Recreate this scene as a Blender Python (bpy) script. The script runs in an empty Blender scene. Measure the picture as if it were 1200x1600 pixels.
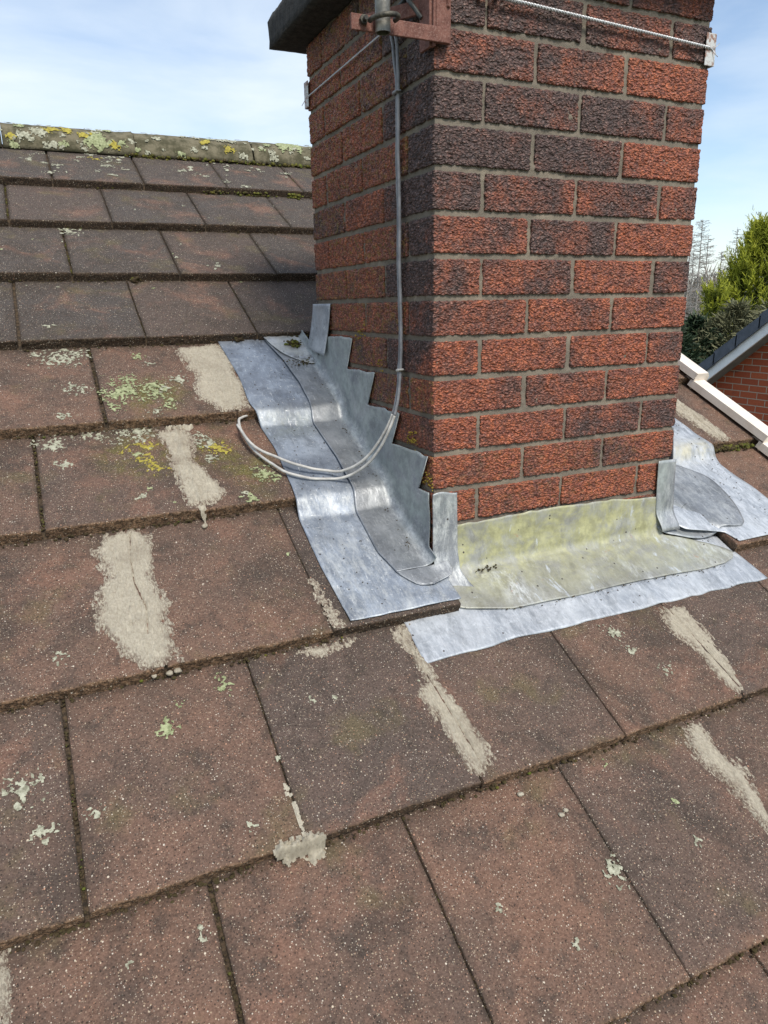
import bpy, bmesh, math, random
import numpy as np
from mathutils import Vector, Matrix

C = bpy.context.scene.collection
random.seed(7); rng = np.random.default_rng(7)
rad = math.radians

# ------------------------------------------------------------------ camera
sc = bpy.context.scene
cd = bpy.data.cameras.new('camera'); cam = bpy.data.objects.new('camera', cd); C.objects.link(cam)
sc.camera = cam
cam.location = (-0.699, -1.2725, -0.3996)
cam.rotation_euler = (1.2907, 0.0176, -0.4359)
cd.sensor_fit = 'VERTICAL'; cd.sensor_height = 24.0
cd.lens = 1120.54 / 1600 * 24.0
cd.clip_start = 0.02; cd.clip_end = 1500
sc.render.resolution_x = 768; sc.render.resolution_y = 1024

# ------------------------------------------------------------------ light
SUN = Vector((0.04, -0.66, 0.75)).normalized()
EL = math.asin(SUN.z); AZ = math.atan2(SUN.x, SUN.y)
w = bpy.data.worlds.new('World'); sc.world = w; w.use_nodes = True
nt = w.node_tree; nt.nodes.clear()
def wn(t, **k):
    n = nt.nodes.new(t)
    for a, b in k.items(): setattr(n, a, b)
    return n
out = wn('ShaderNodeOutputWorld'); bg = wn('ShaderNodeBackground'); bg.inputs['Strength'].default_value = 0.15
sky = wn('ShaderNodeTexSky', sky_type='NISHITA'); sky.sun_disc = False
sky.sun_elevation = EL; sky.sun_rotation = AZ; sky.dust_density = .7; sky.air_density = 1.0; sky.ozone_density = 1.3
tc = wn('ShaderNodeTexCoord'); mp = wn('ShaderNodeMapping'); mp.inputs['Scale'].default_value = (1.3, 1.3, 4.2)
n1 = wn('ShaderNodeTexNoise'); n1.inputs['Scale'].default_value = 1.7; n1.inputs['Detail'].default_value = 7; n1.inputs['Roughness'].default_value = .52
n1.inputs['Distortion'].default_value = .35
cr = wn('ShaderNodeValToRGB'); cr.color_ramp.elements[0].position = .36; cr.color_ramp.elements[1].position = .70
cr.color_ramp.elements[0].color = (.10, .10, .10, 1)
mx = wn('ShaderNodeMixRGB'); mx.inputs[2].default_value = (5.3, 5.8, 6.25, 1)
sc2 = wn('ShaderNodeMath', operation='MULTIPLY'); sc2.inputs[1].default_value = .92
L = nt.links.new
L(tc.outputs['Generated'], mp.inputs[0]); L(mp.outputs[0], n1.inputs[0]); L(n1.outputs['Fac'], cr.inputs[0])
L(cr.outputs[0], sc2.inputs[0]); L(sc2.outputs[0], mx.inputs[0]); L(sky.outputs[0], mx.inputs[1]); L(mx.outputs[0], bg.inputs[0]); L(bg.outputs[0], out.inputs[0])
sd = bpy.data.lights.new('sun', 'SUN'); sd.energy = 3.0; sd.angle = rad(19); sd.color = (1.0, .93, .83)
so = bpy.data.objects.new('sun', sd); C.objects.link(so); so.rotation_euler = SUN.to_track_quat('Z', 'Y').to_euler()
sc.view_settings.view_transform = 'Standard'; sc.view_settings.look = 'None'
sc.view_settings.exposure = 0.28; sc.view_settings.gamma = 1

# ------------------------------------------------------------------ numpy noise
def _h(ix, iy, iz, seed):
    n = (ix.astype(np.int64)*374761393 + iy.astype(np.int64)*668265263 + iz.astype(np.int64)*2147483647 + seed*1274126177) & 0xffffffff
    n = ((n ^ (n >> 13)) * 1274126177) & 0xffffffff
    n = n ^ (n >> 16)
    return (n & 0xffff)/32767.5 - 1
def vn(P, scale, seed=0):
    """value noise in [-1,1]; scale = size of a cell (number or triple)"""
    P = np.asarray(P, float)/np.asarray(scale, float)
    i = np.floor(P); f = P-i; f = f*f*(3-2*f); i = i.astype(np.int64)
    r = 0
    for dx in (0, 1):
        for dy in (0, 1):
            for dz in (0, 1):
                wgt = (f[..., 0] if dx else 1-f[..., 0])*(f[..., 1] if dy else 1-f[..., 1])*(f[..., 2] if dz else 1-f[..., 2])
                r = r + wgt*_h(i[..., 0]+dx, i[..., 1]+dy, i[..., 2]+dz, seed)
    return r
def fbm(P, scale, octv=3, seed=0):
    s = np.asarray(scale, float); a = 1; r = 0; t = 0
    for o in range(octv):
        r = r + a*vn(P, s, seed+o*17); t += a; a *= .5; s = s/2.03
    return r/t
def sstep(a, b, x):
    t = np.clip((x-a)/(b-a), 0, 1); return t*t*(3-2*t)

# ------------------------------------------------------------------ roof frame (x along eaves, s up slope, h off the slope)
PITCH = 0.5234; Z0 = -0.955; cP, sP = math.cos(PITCH), math.sin(PITCH)
T = 0.0275
S_ = {-3: -1.885, -2: -1.53, -1: -1.173, 0: -.817, 1: -.4608, 2: -.1098, 3: .2532, 4: .5753, 5: .927, 6: 1.2791, 7: 1.6267, 8: 1.9568, 9: 2.2869}
SK = np.array([S_[k] for k in range(-3, 10)])
def R3(x, s, h):
    x, s, h = np.broadcast_arrays(np.asarray(x, float), np.asarray(s, float), np.asarray(h, float))
    return np.stack([x, s*cP-h*sP, Z0+s*sP+h*cP], -1)
def saw(s):
    s = np.asarray(s, float)
    k = np.clip(np.searchsorted(SK, s, side='right')-1, 0, len(SK)-2)
    return T*(1-(s-SK[k])/(SK[k+1]-SK[k]))
def saw1(s):                      # surface of the course below the chimney, carried on upward where the next course is cut away
    s = np.asarray(s, float)
    return np.where(s < -.1098, saw(s), 0.0)
def drape(s, lead=.004, run=.035, skip=()):
    """lead dressed over the steps of the tiling: never below the tile"""
    s = np.asarray(s, float); r = np.where(s > .922, .001, saw(s))
    for v in SK[1:-1]:
        if v > .9: continue
        m = (s > v-run) & (s < v)
        r = np.where(m, np.maximum(r, T*(.35*sstep(v-run, v-.002, s)+.65*sstep(v-run*.55, v-.002, s))), r)
        r = np.where((s >= v) & (s < v+.05), r+.0015*np.sin((s-v)/.05*math.pi), r)
    return r+lead

# ------------------------------------------------------------------ mesh helpers
def mesh(name, V, F, mats, parent=None, smooth=False, mi=None, col=None):
    me = bpy.data.meshes.new(name)
    V = np.asarray(V, float)
    me.from_pydata([tuple(v) for v in V.tolist()], [], [tuple(f) for f in F])
    for m in (mats if isinstance(mats, (list, tuple)) else [mats]): me.materials.append(m)
    if mi is not None: me.polygons.foreach_set('material_index', list(mi))
    if smooth: me.polygons.foreach_set('use_smooth', [True]*len(me.polygons))
    if col is not None:
        a = me.color_attributes.new('tone', 'FLOAT_COLOR', 'POINT')
        c = np.ones((len(V), 4)); c[:, :col.shape[1]] = col; a.data.foreach_set('color', c.ravel())
    me.update()
    o = bpy.data.objects.new(name, me); C.objects.link(o)
    if parent: o.parent = parent
    return o
class MB:
    def __init__(s): s.V = []; s.F = []; s.n = 0; s.c = []; s.mi = []
    def add(s, V, F, col=None, mi=0):
        V = np.asarray(V, float).reshape(-1, 3)
        s.V.append(V); s.F += [tuple(int(i)+s.n for i in f) for f in F]; s.n += len(V); s.mi += [mi]*len(F)
        c = np.zeros((len(V), 3)); 
        if col is not None: c[:] = col
        s.c.append(c)
    def box(s, lo, hi, col=None, M=None, mi=0, bev=0):
        (x0, y0, z0), (x1, y1, z1) = lo, hi
        V = np.array([(x, y, z) for x in (x0, x1) for y in (y0, y1) for z in (z0, z1)], float)
        if M is not None: V = V @ np.array(M)[:3, :3].T + np.array(M)[:3, 3]
        s.add(V, [(0, 1, 3, 2), (4, 6, 7, 5), (0, 4, 5, 1), (2, 3, 7, 6), (0, 2, 6, 4), (1, 5, 7, 3)], col, mi)
    def tube(s, P, r, n=10, caps=True, col=None, mi=0):
        P = np.asarray(P, float); m = len(P); rr = np.broadcast_to(np.asarray(r, float), (m,))
        tn = np.gradient(P, axis=0); tn /= np.linalg.norm(tn, axis=1)[:, None]+1e-12
        up = np.array([0, 0, 1.]) if abs(tn[0][2]) < .9 else np.array([0, 1., 0])
        V = []
        a = np.cross(tn[0], up); a /= np.linalg.norm(a)
        for i in range(m):
            a = a-tn[i]*(a@tn[i]); a /= np.linalg.norm(a); b = np.cross(tn[i], a)
            for k in range(n):
                t = 2*math.pi*k/n; V.append(P[i]+rr[i]*(a*math.cos(t)+b*math.sin(t)))
        F = [(i*n+k, i*n+(k+1) % n, (i+1)*n+(k+1) % n, (i+1)*n+k) for i in range(m-1) for k in range(n)]
        if caps: F += [tuple(range(n))[::-1], tuple((m-1)*n+k for k in range(n))]
        s.add(V, F, col, mi)
    def build(s, name, mats, parent=None, smooth=False, bevel=0):
        if not s.V: return None
        o = mesh(name, np.concatenate(s.V), s.F, mats, parent, smooth, s.mi, np.concatenate(s.c))
        if bevel:
            b = o.modifiers.new('bevel', 'BEVEL'); b.width = bevel; b.segments = 2; b.limit_method = 'ANGLE'
        return o
def gridF(nu, nv, off=0, flip=False):
    i, j = np.meshgrid(np.arange(nu-1), np.arange(nv-1), indexing='ij')
    a = (off+i*nv+j).ravel()
    F = np.stack([a, a+nv, a+nv+1, a+1], -1)
    if flip: F = F[:, ::-1]
    return F.tolist()
def spline(P, n=8, closed=False):
    P = [np.array(p, float) for p in P]; m = len(P); R = []
    for i in range(m if closed else m-1):
        if closed: a, b, c, d = P[(i-1) % m], P[i], P[(i+1) % m], P[(i+2) % m]
        else: a, b, c, d = P[max(i-1, 0)], P[i], P[i+1], P[min(i+2, m-1)]
        for k in range(n):
            t = k/n
            R.append(.5*((2*b)+(c-a)*t+(2*a-5*b+4*c-d)*t*t+(-a+3*b-3*c+d)*t**3))
    if not closed: R.append(P[-1])
    return np.array(R)
def thing(name, label, cat, loc=(0, 0, 0), group=None):
    o = bpy.data.objects.new(name, None); C.objects.link(o); o.empty_display_size = .1
    o.location = loc; o['label'] = label; o['category'] = cat
    if group: o['group'] = group
    return o
def tag(o, label=None, cat=None, group=None, kind=None):
    if label: o['label'] = label
    if cat: o['category'] = cat
    if group: o['group'] = group
    if kind: o['kind'] = kind
    return o

# ------------------------------------------------------------------ materials
class Mat:
    def __init__(s, name, rough=.8, metal=0, spec=.5):
        s.m = bpy.data.materials.new(name); s.m.use_nodes = True; s.t = s.m.node_tree
        s.b = s.t.nodes['Principled BSDF']; s.b.inputs['Roughness'].default_value = rough
        s.b.inputs['Metallic'].default_value = metal; s.b.inputs['Specular IOR Level'].default_value = spec
        s.tc = s.n('ShaderNodeTexCoord'); s.geo = s.n('ShaderNodeNewGeometry')
    def n(s, t, **k):
        x = s.t.nodes.new(t)
        for a, b in k.items(): setattr(x, a, b)
        return x
    def l(s, a, b): s.t.links.new(a, b)
    def put(s, i, v):
        if hasattr(v, 'links') or hasattr(v, 'is_linked'): s.l(v, i)
        else: i.default_value = v
    def noise(s, scale, detail=4, rough=.55, dist=0, vec=None, stretch=None, off=None):
        x = s.n('ShaderNodeTexNoise'); x.inputs['Scale'].default_value = scale; x.inputs['Detail'].default_value = detail
        x.inputs['Roughness'].default_value = rough; x.inputs['Distortion'].default_value = dist
        v = vec or s.geo.outputs['Position']
        if stretch or off:
            mp = s.n('ShaderNodeMapping'); mp.inputs['Scale'].default_value = stretch or (1, 1, 1)
            mp.inputs['Location'].default_value = off or (0, 0, 0); s.l(v, mp.inputs[0]); v = mp.outputs[0]
        s.l(v, x.inputs['Vector']); return x.outputs['Fac']
    def vor(s, scale, feature='F1', out='Distance', vec=None, rnd=1):
        x = s.n('ShaderNodeTexVoronoi', feature=feature); x.inputs['Scale'].default_value = scale; x.inputs['Randomness'].default_value = rnd
        s.l(vec or s.geo.outputs['Position'], x.inputs['Vector']); return x
    def ramp(s, v, a, b, lo=0., hi=1.):
        x = s.n('ShaderNodeMapRange'); x.interpolation_type = 'SMOOTHSTEP'
        for i, q in zip((1, 2, 3, 4), (a, b, lo, hi)): x.inputs[i].default_value = q
        s.l(v, x.inputs[0]); return x.outputs[0]
    def math(s, op, a, b=0.):
        x = s.n('ShaderNodeMath', operation=op); s.put(x.inputs[0], a); s.put(x.inputs[1], b); return x.outputs[0]
    def mix(s, f, a, b, mode='MIX'):
        x = s.n('ShaderNodeMixRGB', blend_type=mode); s.put(x.inputs[0], f)
        for i, c in ((1, a), (2, b)):
            if isinstance(c, tuple): c = c if len(c) == 4 else c+(1,)
            s.put(x.inputs[i], c)
        return x.outputs[0]
    def attr(s):
        x = s.n('ShaderNodeVertexColor'); x.layer_name = 'tone'
        y = s.n('ShaderNodeSeparateColor'); s.l(x.outputs[0], y.inputs[0]); return y.outputs
    def color(s, c):
        if isinstance(c, tuple): s.b.inputs['Base Color'].default_value = c if len(c) == 4 else c+(1,)
        else: s.l(c, s.b.inputs['Base Color'])
        return s
    def rough(s, v): s.put(s.b.inputs['Roughness'], v)
    def bump(s, h, dist=.002, strength=1.):
        x = s.n('ShaderNodeBump'); x.inputs['Distance'].default_value = dist; x.inputs['Strength'].default_value = strength
        s.l(h, x.inputs['Height'])
        if s.b.inputs['Normal'].is_linked: s.l(s.b.inputs['Normal'].links[0].from_socket, x.inputs['Normal'])
        s.l(x.outputs[0], s.b.inputs['Normal'])

def m_brick():
    m = Mat('rustic_brick', .6, 0, .5); a = m.attr()
    big = m.noise(13, 3); fine = m.noise(120, 4, .65)
    f = m.math('ADD', m.math('ADD', m.math('MULTIPLY', a[0], .72), .14), m.math('MULTIPLY', m.math('SUBTRACT', big, .5), 1.7))
    f = m.math('ADD', f, m.math('MULTIPLY', m.math('SUBTRACT', fine, .5), .9)); f = m.math('ADD', f, m.math('MULTIPLY', m.math('SUBTRACT', m.noise(4.5, 4, .6), .5), 1.2))
    sp = m.n('ShaderNodeSeparateXYZ'); m.l(m.geo.outputs['Position'], sp.inputs[0])      # chimney soot, heaviest high up by the left arris
    soot = m.math('MULTIPLY', m.ramp(sp.outputs['Z'], -.5, .05), m.ramp(sp.outputs['X'], .65, .0)); f = m.math('ADD', f, m.math('SUBTRACT', m.math('MULTIPLY', m.math('MULTIPLY', soot, m.ramp(sp.outputs['Y'], .25, .05)), .34), .12)); f = m.ramp(f, .08, .92)
    red = m.mix(m.ramp(m.noise(55, 3), .35, .65), (.48, .140, .062), (.31, .095, .058))
    dk = m.mix(m.ramp(m.noise(80, 3), .35, .65), (.078, .047, .042), (.150, .090, .078))
    c = m.mix(f, red, dk)
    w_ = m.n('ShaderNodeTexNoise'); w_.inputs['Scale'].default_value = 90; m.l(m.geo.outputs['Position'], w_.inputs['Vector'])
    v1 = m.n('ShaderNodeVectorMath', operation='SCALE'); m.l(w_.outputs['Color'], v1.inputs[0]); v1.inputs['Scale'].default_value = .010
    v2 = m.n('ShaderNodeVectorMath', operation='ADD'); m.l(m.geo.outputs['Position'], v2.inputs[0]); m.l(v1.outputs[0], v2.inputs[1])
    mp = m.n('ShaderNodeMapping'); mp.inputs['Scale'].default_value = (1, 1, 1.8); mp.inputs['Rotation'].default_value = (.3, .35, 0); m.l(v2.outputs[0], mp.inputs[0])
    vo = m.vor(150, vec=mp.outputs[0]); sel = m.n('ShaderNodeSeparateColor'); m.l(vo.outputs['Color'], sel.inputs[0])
    c = m.mix(m.ramp(vo.outputs['Distance'], .30, .62, 0, .75), c, m.mix(1., c, (.22, .20, .20), 'MULTIPLY'))                    # base colour darker in the recesses of the texture
    k = m.math('MULTIPLY', m.math('GREATER_THAN', sel.outputs[0], .52), m.ramp(vo.outputs['Distance'], .10, .26, 1, 0))
    c = m.mix(m.math('MULTIPLY', k, m.math('ADD', .25, m.math('MULTIPLY', a[1], .6))), c, (.70, .44, .34))                       # pale specks on the crests, highlights painted into the colour
    c = m.mix(m.math('MULTIPLY', a[2], m.ramp(m.noise(75, 5, .7), .50, .60)), c, (.24, .155, .030))
    m.color(c); m.bump(m.math('SUBTRACT', 1., vo.outputs['Distance']), .0045, .9); m.bump(m.noise(420, 3, .6), .0012, .7)
    m.rough(m.ramp(m.noise(200, 2), .3, .7, .42, .75)); return m.m
def m_mortar(name='joint_mortar', c0=(.15, .125, .097), c1=(.33, .285, .22)):
    m = Mat(name, .95, 0, .2)
    c = m.mix(m.noise(40, 5, .65), c0, c1)
    c = m.mix(m.ramp(m.noise(9, 3), .35, .55), c, m.mix(.45, c, (.10, .092, .08)))
    m.color(c); m.bump(m.noise(350, 4, .7), .002, .8); return m.m
def m_tile():
    m = Mat('concrete_tile', .9, 0, .25); a = m.attr()      # r tile tint, g butt edge, b dirt
    P = m.geo.outputs['Position']
    big = m.ramp(m.noise(6.5, 4, .6), .32, .68); mid = m.noise(30, 5, .65)
    warm = m.mix(a[0], (.225, .128, .088), (.086, .075, .069))
    c = m.mix(m.math('MULTIPLY', big, .62), warm, (.092, .074, .063))
    c = m.mix(m.ramp(m.noise(4.5, 6, .7, .8, off=(1, 4, 8)), .48, .64, 0, .6), c, (.060, .048, .040))
    c = m.mix(m.ramp(m.noise(6, 5, .65, .5, off=(3, 7, 1)), .52, .70, 0, .6), c, (.26, .140, .098))
    c = m.mix(m.ramp(mid, .48, .74, 0, .75), c, (.062, .050, .042))
    c = m.mix(m.ramp(m.noise(9, 5, .6, off=(9, 2, 5)), .54, .72, 0, .5), c, (.15, .125, .06))               # faint algae film
    for q_, r_ in ((R3(-.53, .47, .01), .13), (R3(-.36, .44, .01), .10), (R3(-.47, .68, .01), .12), (R3(-.30, .36, .01), .08)):
        dd = m.n('ShaderNodeVectorMath', operation='DISTANCE'); m.l(P, dd.inputs[0]); dd.inputs[1].default_value = tuple(float(v) for v in q_)
        c = m.mix(m.math('MULTIPLY', m.ramp(dd.outputs['Value'], r_*.3, r_, 1, 0), m.ramp(m.noise(34, 6, .75, .4), .42, .62, .1, .8)), c, (.145, .130, .040))
    c = m.mix(m.ramp(m.noise(260, 4, .7), .38, .66, 0, .6), c, m.mix(1., c, (.38, .35, .33), 'MULTIPLY'))
    b = m.mix(m.ramp(m.noise(150, 4, .75), .38, .62), (.060, .038, .024), (.24, .15, .09)); b = m.mix(m.math('MULTIPLY', m.ramp(a[0], .55, .8), .8), b, (.028, .022, .017))  # butts of high-tint upper courses painted near black as shade, plus moss
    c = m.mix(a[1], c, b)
    c = m.mix(m.math('MULTIPLY', a[2], m.ramp(m.noise(28, 5, .7), .3, .55)), c, (.045, .034, .025))
    for sc_, thr, rr, al in ((250, .78, .28, .8), (115, .91, .19, .9), (430, .70, .29, .55), (330, .76, .28, .6), (190, .86, .30, 0), (300, .78, .33, 0)):
        v = m.vor(sc_); sel = m.n('ShaderNodeSeparateColor'); m.l(v.outputs['Color'], sel.inputs[0])
        k = m.math('MULTIPLY', m.math('GREATER_THAN', sel.outputs[0], thr), m.ramp(v.outputs['Distance'], rr*.7, rr*1.1, 1, 0))
        if al:
            gc = m.mix(sel.outputs[1], (.66, .50, .30), (.62, .57, .49)); gc = m.mix(m.math('GREATER_THAN', sel.outputs[2], .72), gc, (.48, .27, .18))
            c = m.mix(m.math('MULTIPLY', k, m.math('MULTIPLY', al, m.ramp(sel.outputs[1], 0, .8, .35, 1))), c, gc)
        else: c = m.mix(m.math('MULTIPLY', k, .8), c, (.028, .022, .018))
    m.color(c)
    m.bump(m.noise(500, 3, .7), .0012, .8); m.bump(m.vor(300).outputs['Distance'], .0016, .8); m.bump(m.noise(130, 4, .7), .0020, .6); m.bump(m.noise(40, 3), .0016, .6)
    return m.m
def m_lead(name, base, alt, metal=.55, rough=(.32, .6), streak=.5, patina=(.52, .55, .30), bloom=(.60, .62, .61)):
    m = Mat(name, .45, metal, .5); a = m.attr()             # r patina, g white bloom, b dark soil
    dk = tuple(v*.55 for v in base)
    c = m.mix(m.ramp(m.noise(7, 5, .6, .8), .35, .65), base, alt)
    c = m.mix(m.ramp(m.noise(16, 7, .78, .3, off=(2, 9, 1), stretch=(1, .5, .5)), .43, .66, 0, .65), c, dk)
    c = m.mix(m.ramp(m.noise(42, 7, .82, .4, stretch=(1.6, .6, .6)), .54, .66, 0, .45), c, tuple(min(1, v*1.5) for v in alt))
    c = m.mix(m.ramp(m.noise(170, 5, .75), .52, .70, 0, .45), c, dk)
    sc_ = m.ramp(m.noise(45, 5, .8, .25, stretch=(4, .6, .6)), .61, .67, 0, streak)
    c = m.mix(sc_, c, (.68, .70, .70))
    sc_ = m.ramp(m.noise(60, 4, .8, .2, stretch=(.7, 5, 5), off=(5, 1, 1)), .635, .67, 0, streak)
    c = m.mix(sc_, c, (.70, .72, .72))
    c = m.mix(m.math('MULTIPLY', a[1], m.ramp(m.noise(26, 7, .85, .2, stretch=(2, .7, .7)), .42, .66)), c, bloom)
    pt = m.mix(m.ramp(m.noise(45, 5, .7), .35, .65), patina, tuple(v*.62 for v in patina))
    c = m.mix(m.math('MULTIPLY', a[0], m.ramp(m.noise(15, 6, .72, .5), .34, .60)), c, pt)
    if name == 'apron_lead':
        c = m.mix(m.ramp(m.noise(11, 6, .75, .6, off=(3, 3, 1)), .58, .66, 0, .75), c, (.30, .305, .28))
        c = m.mix(m.ramp(m.noise(17, 6, .75, .4, off=(7, 3, 2)), .645, .70, 0, .55), c, (.40, .17, .11))
        c = m.mix(m.ramp(m.noise(13, 6, .75, .4, off=(1, 8, 2), stretch=(2.5, .8, .8)), .60, .68, 0, .7), c, (.56, .61, .66))
    c = m.mix(m.math('MULTIPLY', a[2], m.ramp(m.noise(70, 5, .7), .40, .62)), c, (.09, .08, .07))
    v = m.vor(70); sel = m.n('ShaderNodeSeparateColor'); m.l(v.outputs['Color'], sel.inputs[0])
    c = m.mix(m.math('MULTIPLY', m.math('GREATER_THAN', sel.outputs[0], .90), m.math('LESS_THAN', v.outputs['Distance'], .16)), c, (.06, .05, .045))
    m.color(c); m.rough(m.ramp(m.noise(24, 5, .7), .3, .7, rough[0], rough[1]))
    m.put(m.b.inputs['Metallic'], m.math('MULTIPLY', m.math('SUBTRACT', 1., m.math('MAXIMUM', m.math('MULTIPLY', a[0], .8), m.math('MULTIPLY', a[1], .5))), metal))
    m.bump(m.noise(12, 3, .5), .009, .45); m.bump(m.noise(45, 3, .5), .0015, .5); m.bump(m.noise(300, 3, .6), .0005, .5); return m.m
def m_flat(name, c0, c1, scale=20, rough=.8, metal=0, bump=.001, bscale=200, spec=.5, lo=.35, hi=.65, detail=4):
    m = Mat(name, rough, metal, spec)
    m.color(m.mix(m.ramp(m.noise(scale, detail, .65), lo, hi), c0, c1))
    if bump: m.bump(m.noise(bscale, 3, .6), bump, .8)
    return m.m
def m_rust():
    m = Mat('rusted_steel', .75, .15, .4)
    c = m.mix(m.ramp(m.noise(60, 5, .7), .35, .65), (.12, .048, .036), (.21, .095, .072))
    c = m.mix(m.ramp(m.noise(300, 3, .7), .52, .62, 0, .7), c, (.27, .16, .13))
    c = m.mix(m.ramp(m.noise(25, 4), .55, .7, 0, .6), c, (.075, .030, .022))
    m.color(c); m.bump(m.noise(350, 3, .7), .0008, .8); return m.m
def m_tone(name, cols, rough=.8, scale=60, bump=.002, trans=False):
    """colour from the tone attribute: r mixes first and second, g the third"""
    m = Mat(name, rough, 0, .3); a = m.attr()
    c = m.mix(a[0], cols[0], cols[1]); c = m.mix(a[1], c, cols[2])
    c = m.mix(m.ramp(m.noise(scale, 3), .3, .7, 0, .35), c, m.mix(1., c, (.5, .5, .5), 'MULTIPLY'))
    m.color(c)
    if bump: m.bump(m.noise(scale*4, 3), bump, .7)
    return m.m
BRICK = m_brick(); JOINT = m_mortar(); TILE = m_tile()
def m_patch():
    m = Mat('patching_mortar', .95, 0, .2)
    c = m.mix(m.noise(60, 5, .7), (.40, .36, .28), (.68, .62, .49))
    c = m.mix(m.ramp(m.noise(110, 5, .75, .5, stretch=(3, 1, 1)), .56, .66, 0, .55), c, (.26, .215, .16))
    c = m.mix(m.ramp(m.noise(12, 4), .48, .75, 0, .6), c, (.36, .31, .235))
    a = m.attr(); c = m.mix(m.math('MULTIPLY', a[0], m.ramp(m.noise(150, 5, .8, .3, stretch=(2, 1, 1)), .42, .56)), c, (.155, .105, .080))
    c = m.mix(m.ramp(m.noise(35, 5, .7, .5, stretch=(2.5, 1, 1)), .60, .70, 0, .45), c, (.27, .22, .17))
    m.color(c); m.bump(m.noise(300, 5, .75), .004, .9); m.bump(m.noise(90, 4, .7, .4, stretch=(3, 1, 1)), .005, .8); return m.m
PATCH = m_patch()
UNDER = m_flat('mossy_debris', (.022, .016, .011), (.095, .065, .038), 120, .95, bump=.004, bscale=260)
CAPC = m_flat('dark_weathered_concrete', (.012, .012, .011), (.040, .037, .033), 60, .95, bump=.003, bscale=160)
RIDGE = m_flat('ridge_concrete', (.060, .055, .028), (.16, .140, .090), 22, .95, bump=.003, bscale=140)
LEAD_B = m_lead('bright_lead', (.205, .235, .285), (.35, .395, .46), .55, (.45, .66), .95, (.30, .33, .25))
LEAD_D = m_lead('dull_lead', (.22, .235, .255), (.30, .315, .335), .55, (.36, .58), .55, (.40, .45, .43))
LEAD_A = m_lead('apron_lead', (.27, .27, .245), (.35, .355, .32), .4, (.36, .6), .25, (.48, .47, .24), (.62, .65, .65))
LEAD_W = m_lead('pale_lead', (.31, .34, .38), (.49, .52, .55), .5, (.42, .62), .75, (.62, .56, .36), (.60, .63, .67))
RUST = m_rust()
GALV = m_flat('dull_galvanised_tube', (.13, .125, .11), (.25, .24, .21), 50, .5, .6, .0005)
DARKST = m_flat('dark_clamp_steel', (.04, .038, .034), (.12, .11, .085), 70, .6, .5, .0008)
CABLE = m_flat('grey_cable_sheath', (.16, .165, .18), (.25, .255, .27), 30, .45, 0, .0003)
CABLE_P = m_flat('pale_weathered_cable', (.36, .35, .33), (.52, .51, .48), 40, .6, 0, .0004)
CABLE_K = m_flat('black_cable_sheath', (.020, .022, .022), (.05, .055, .05), 40, .4, 0, .0003)
WIRE = m_flat('galvanised_wire', (.45, .46, .47), (.62, .63, .63), 120, .45, .5, .0005, 600)
GUARD = m_flat('flaking_painted_plate', (.55, .56, .55), (.28, .16, .12), 70, .6, .1, .0006, lo=.45, hi=.6)
UPVC = m_flat('cream_plastic', (.72, .64, .55), (.80, .73, .65), 25, .5, 0, .0003)

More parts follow.
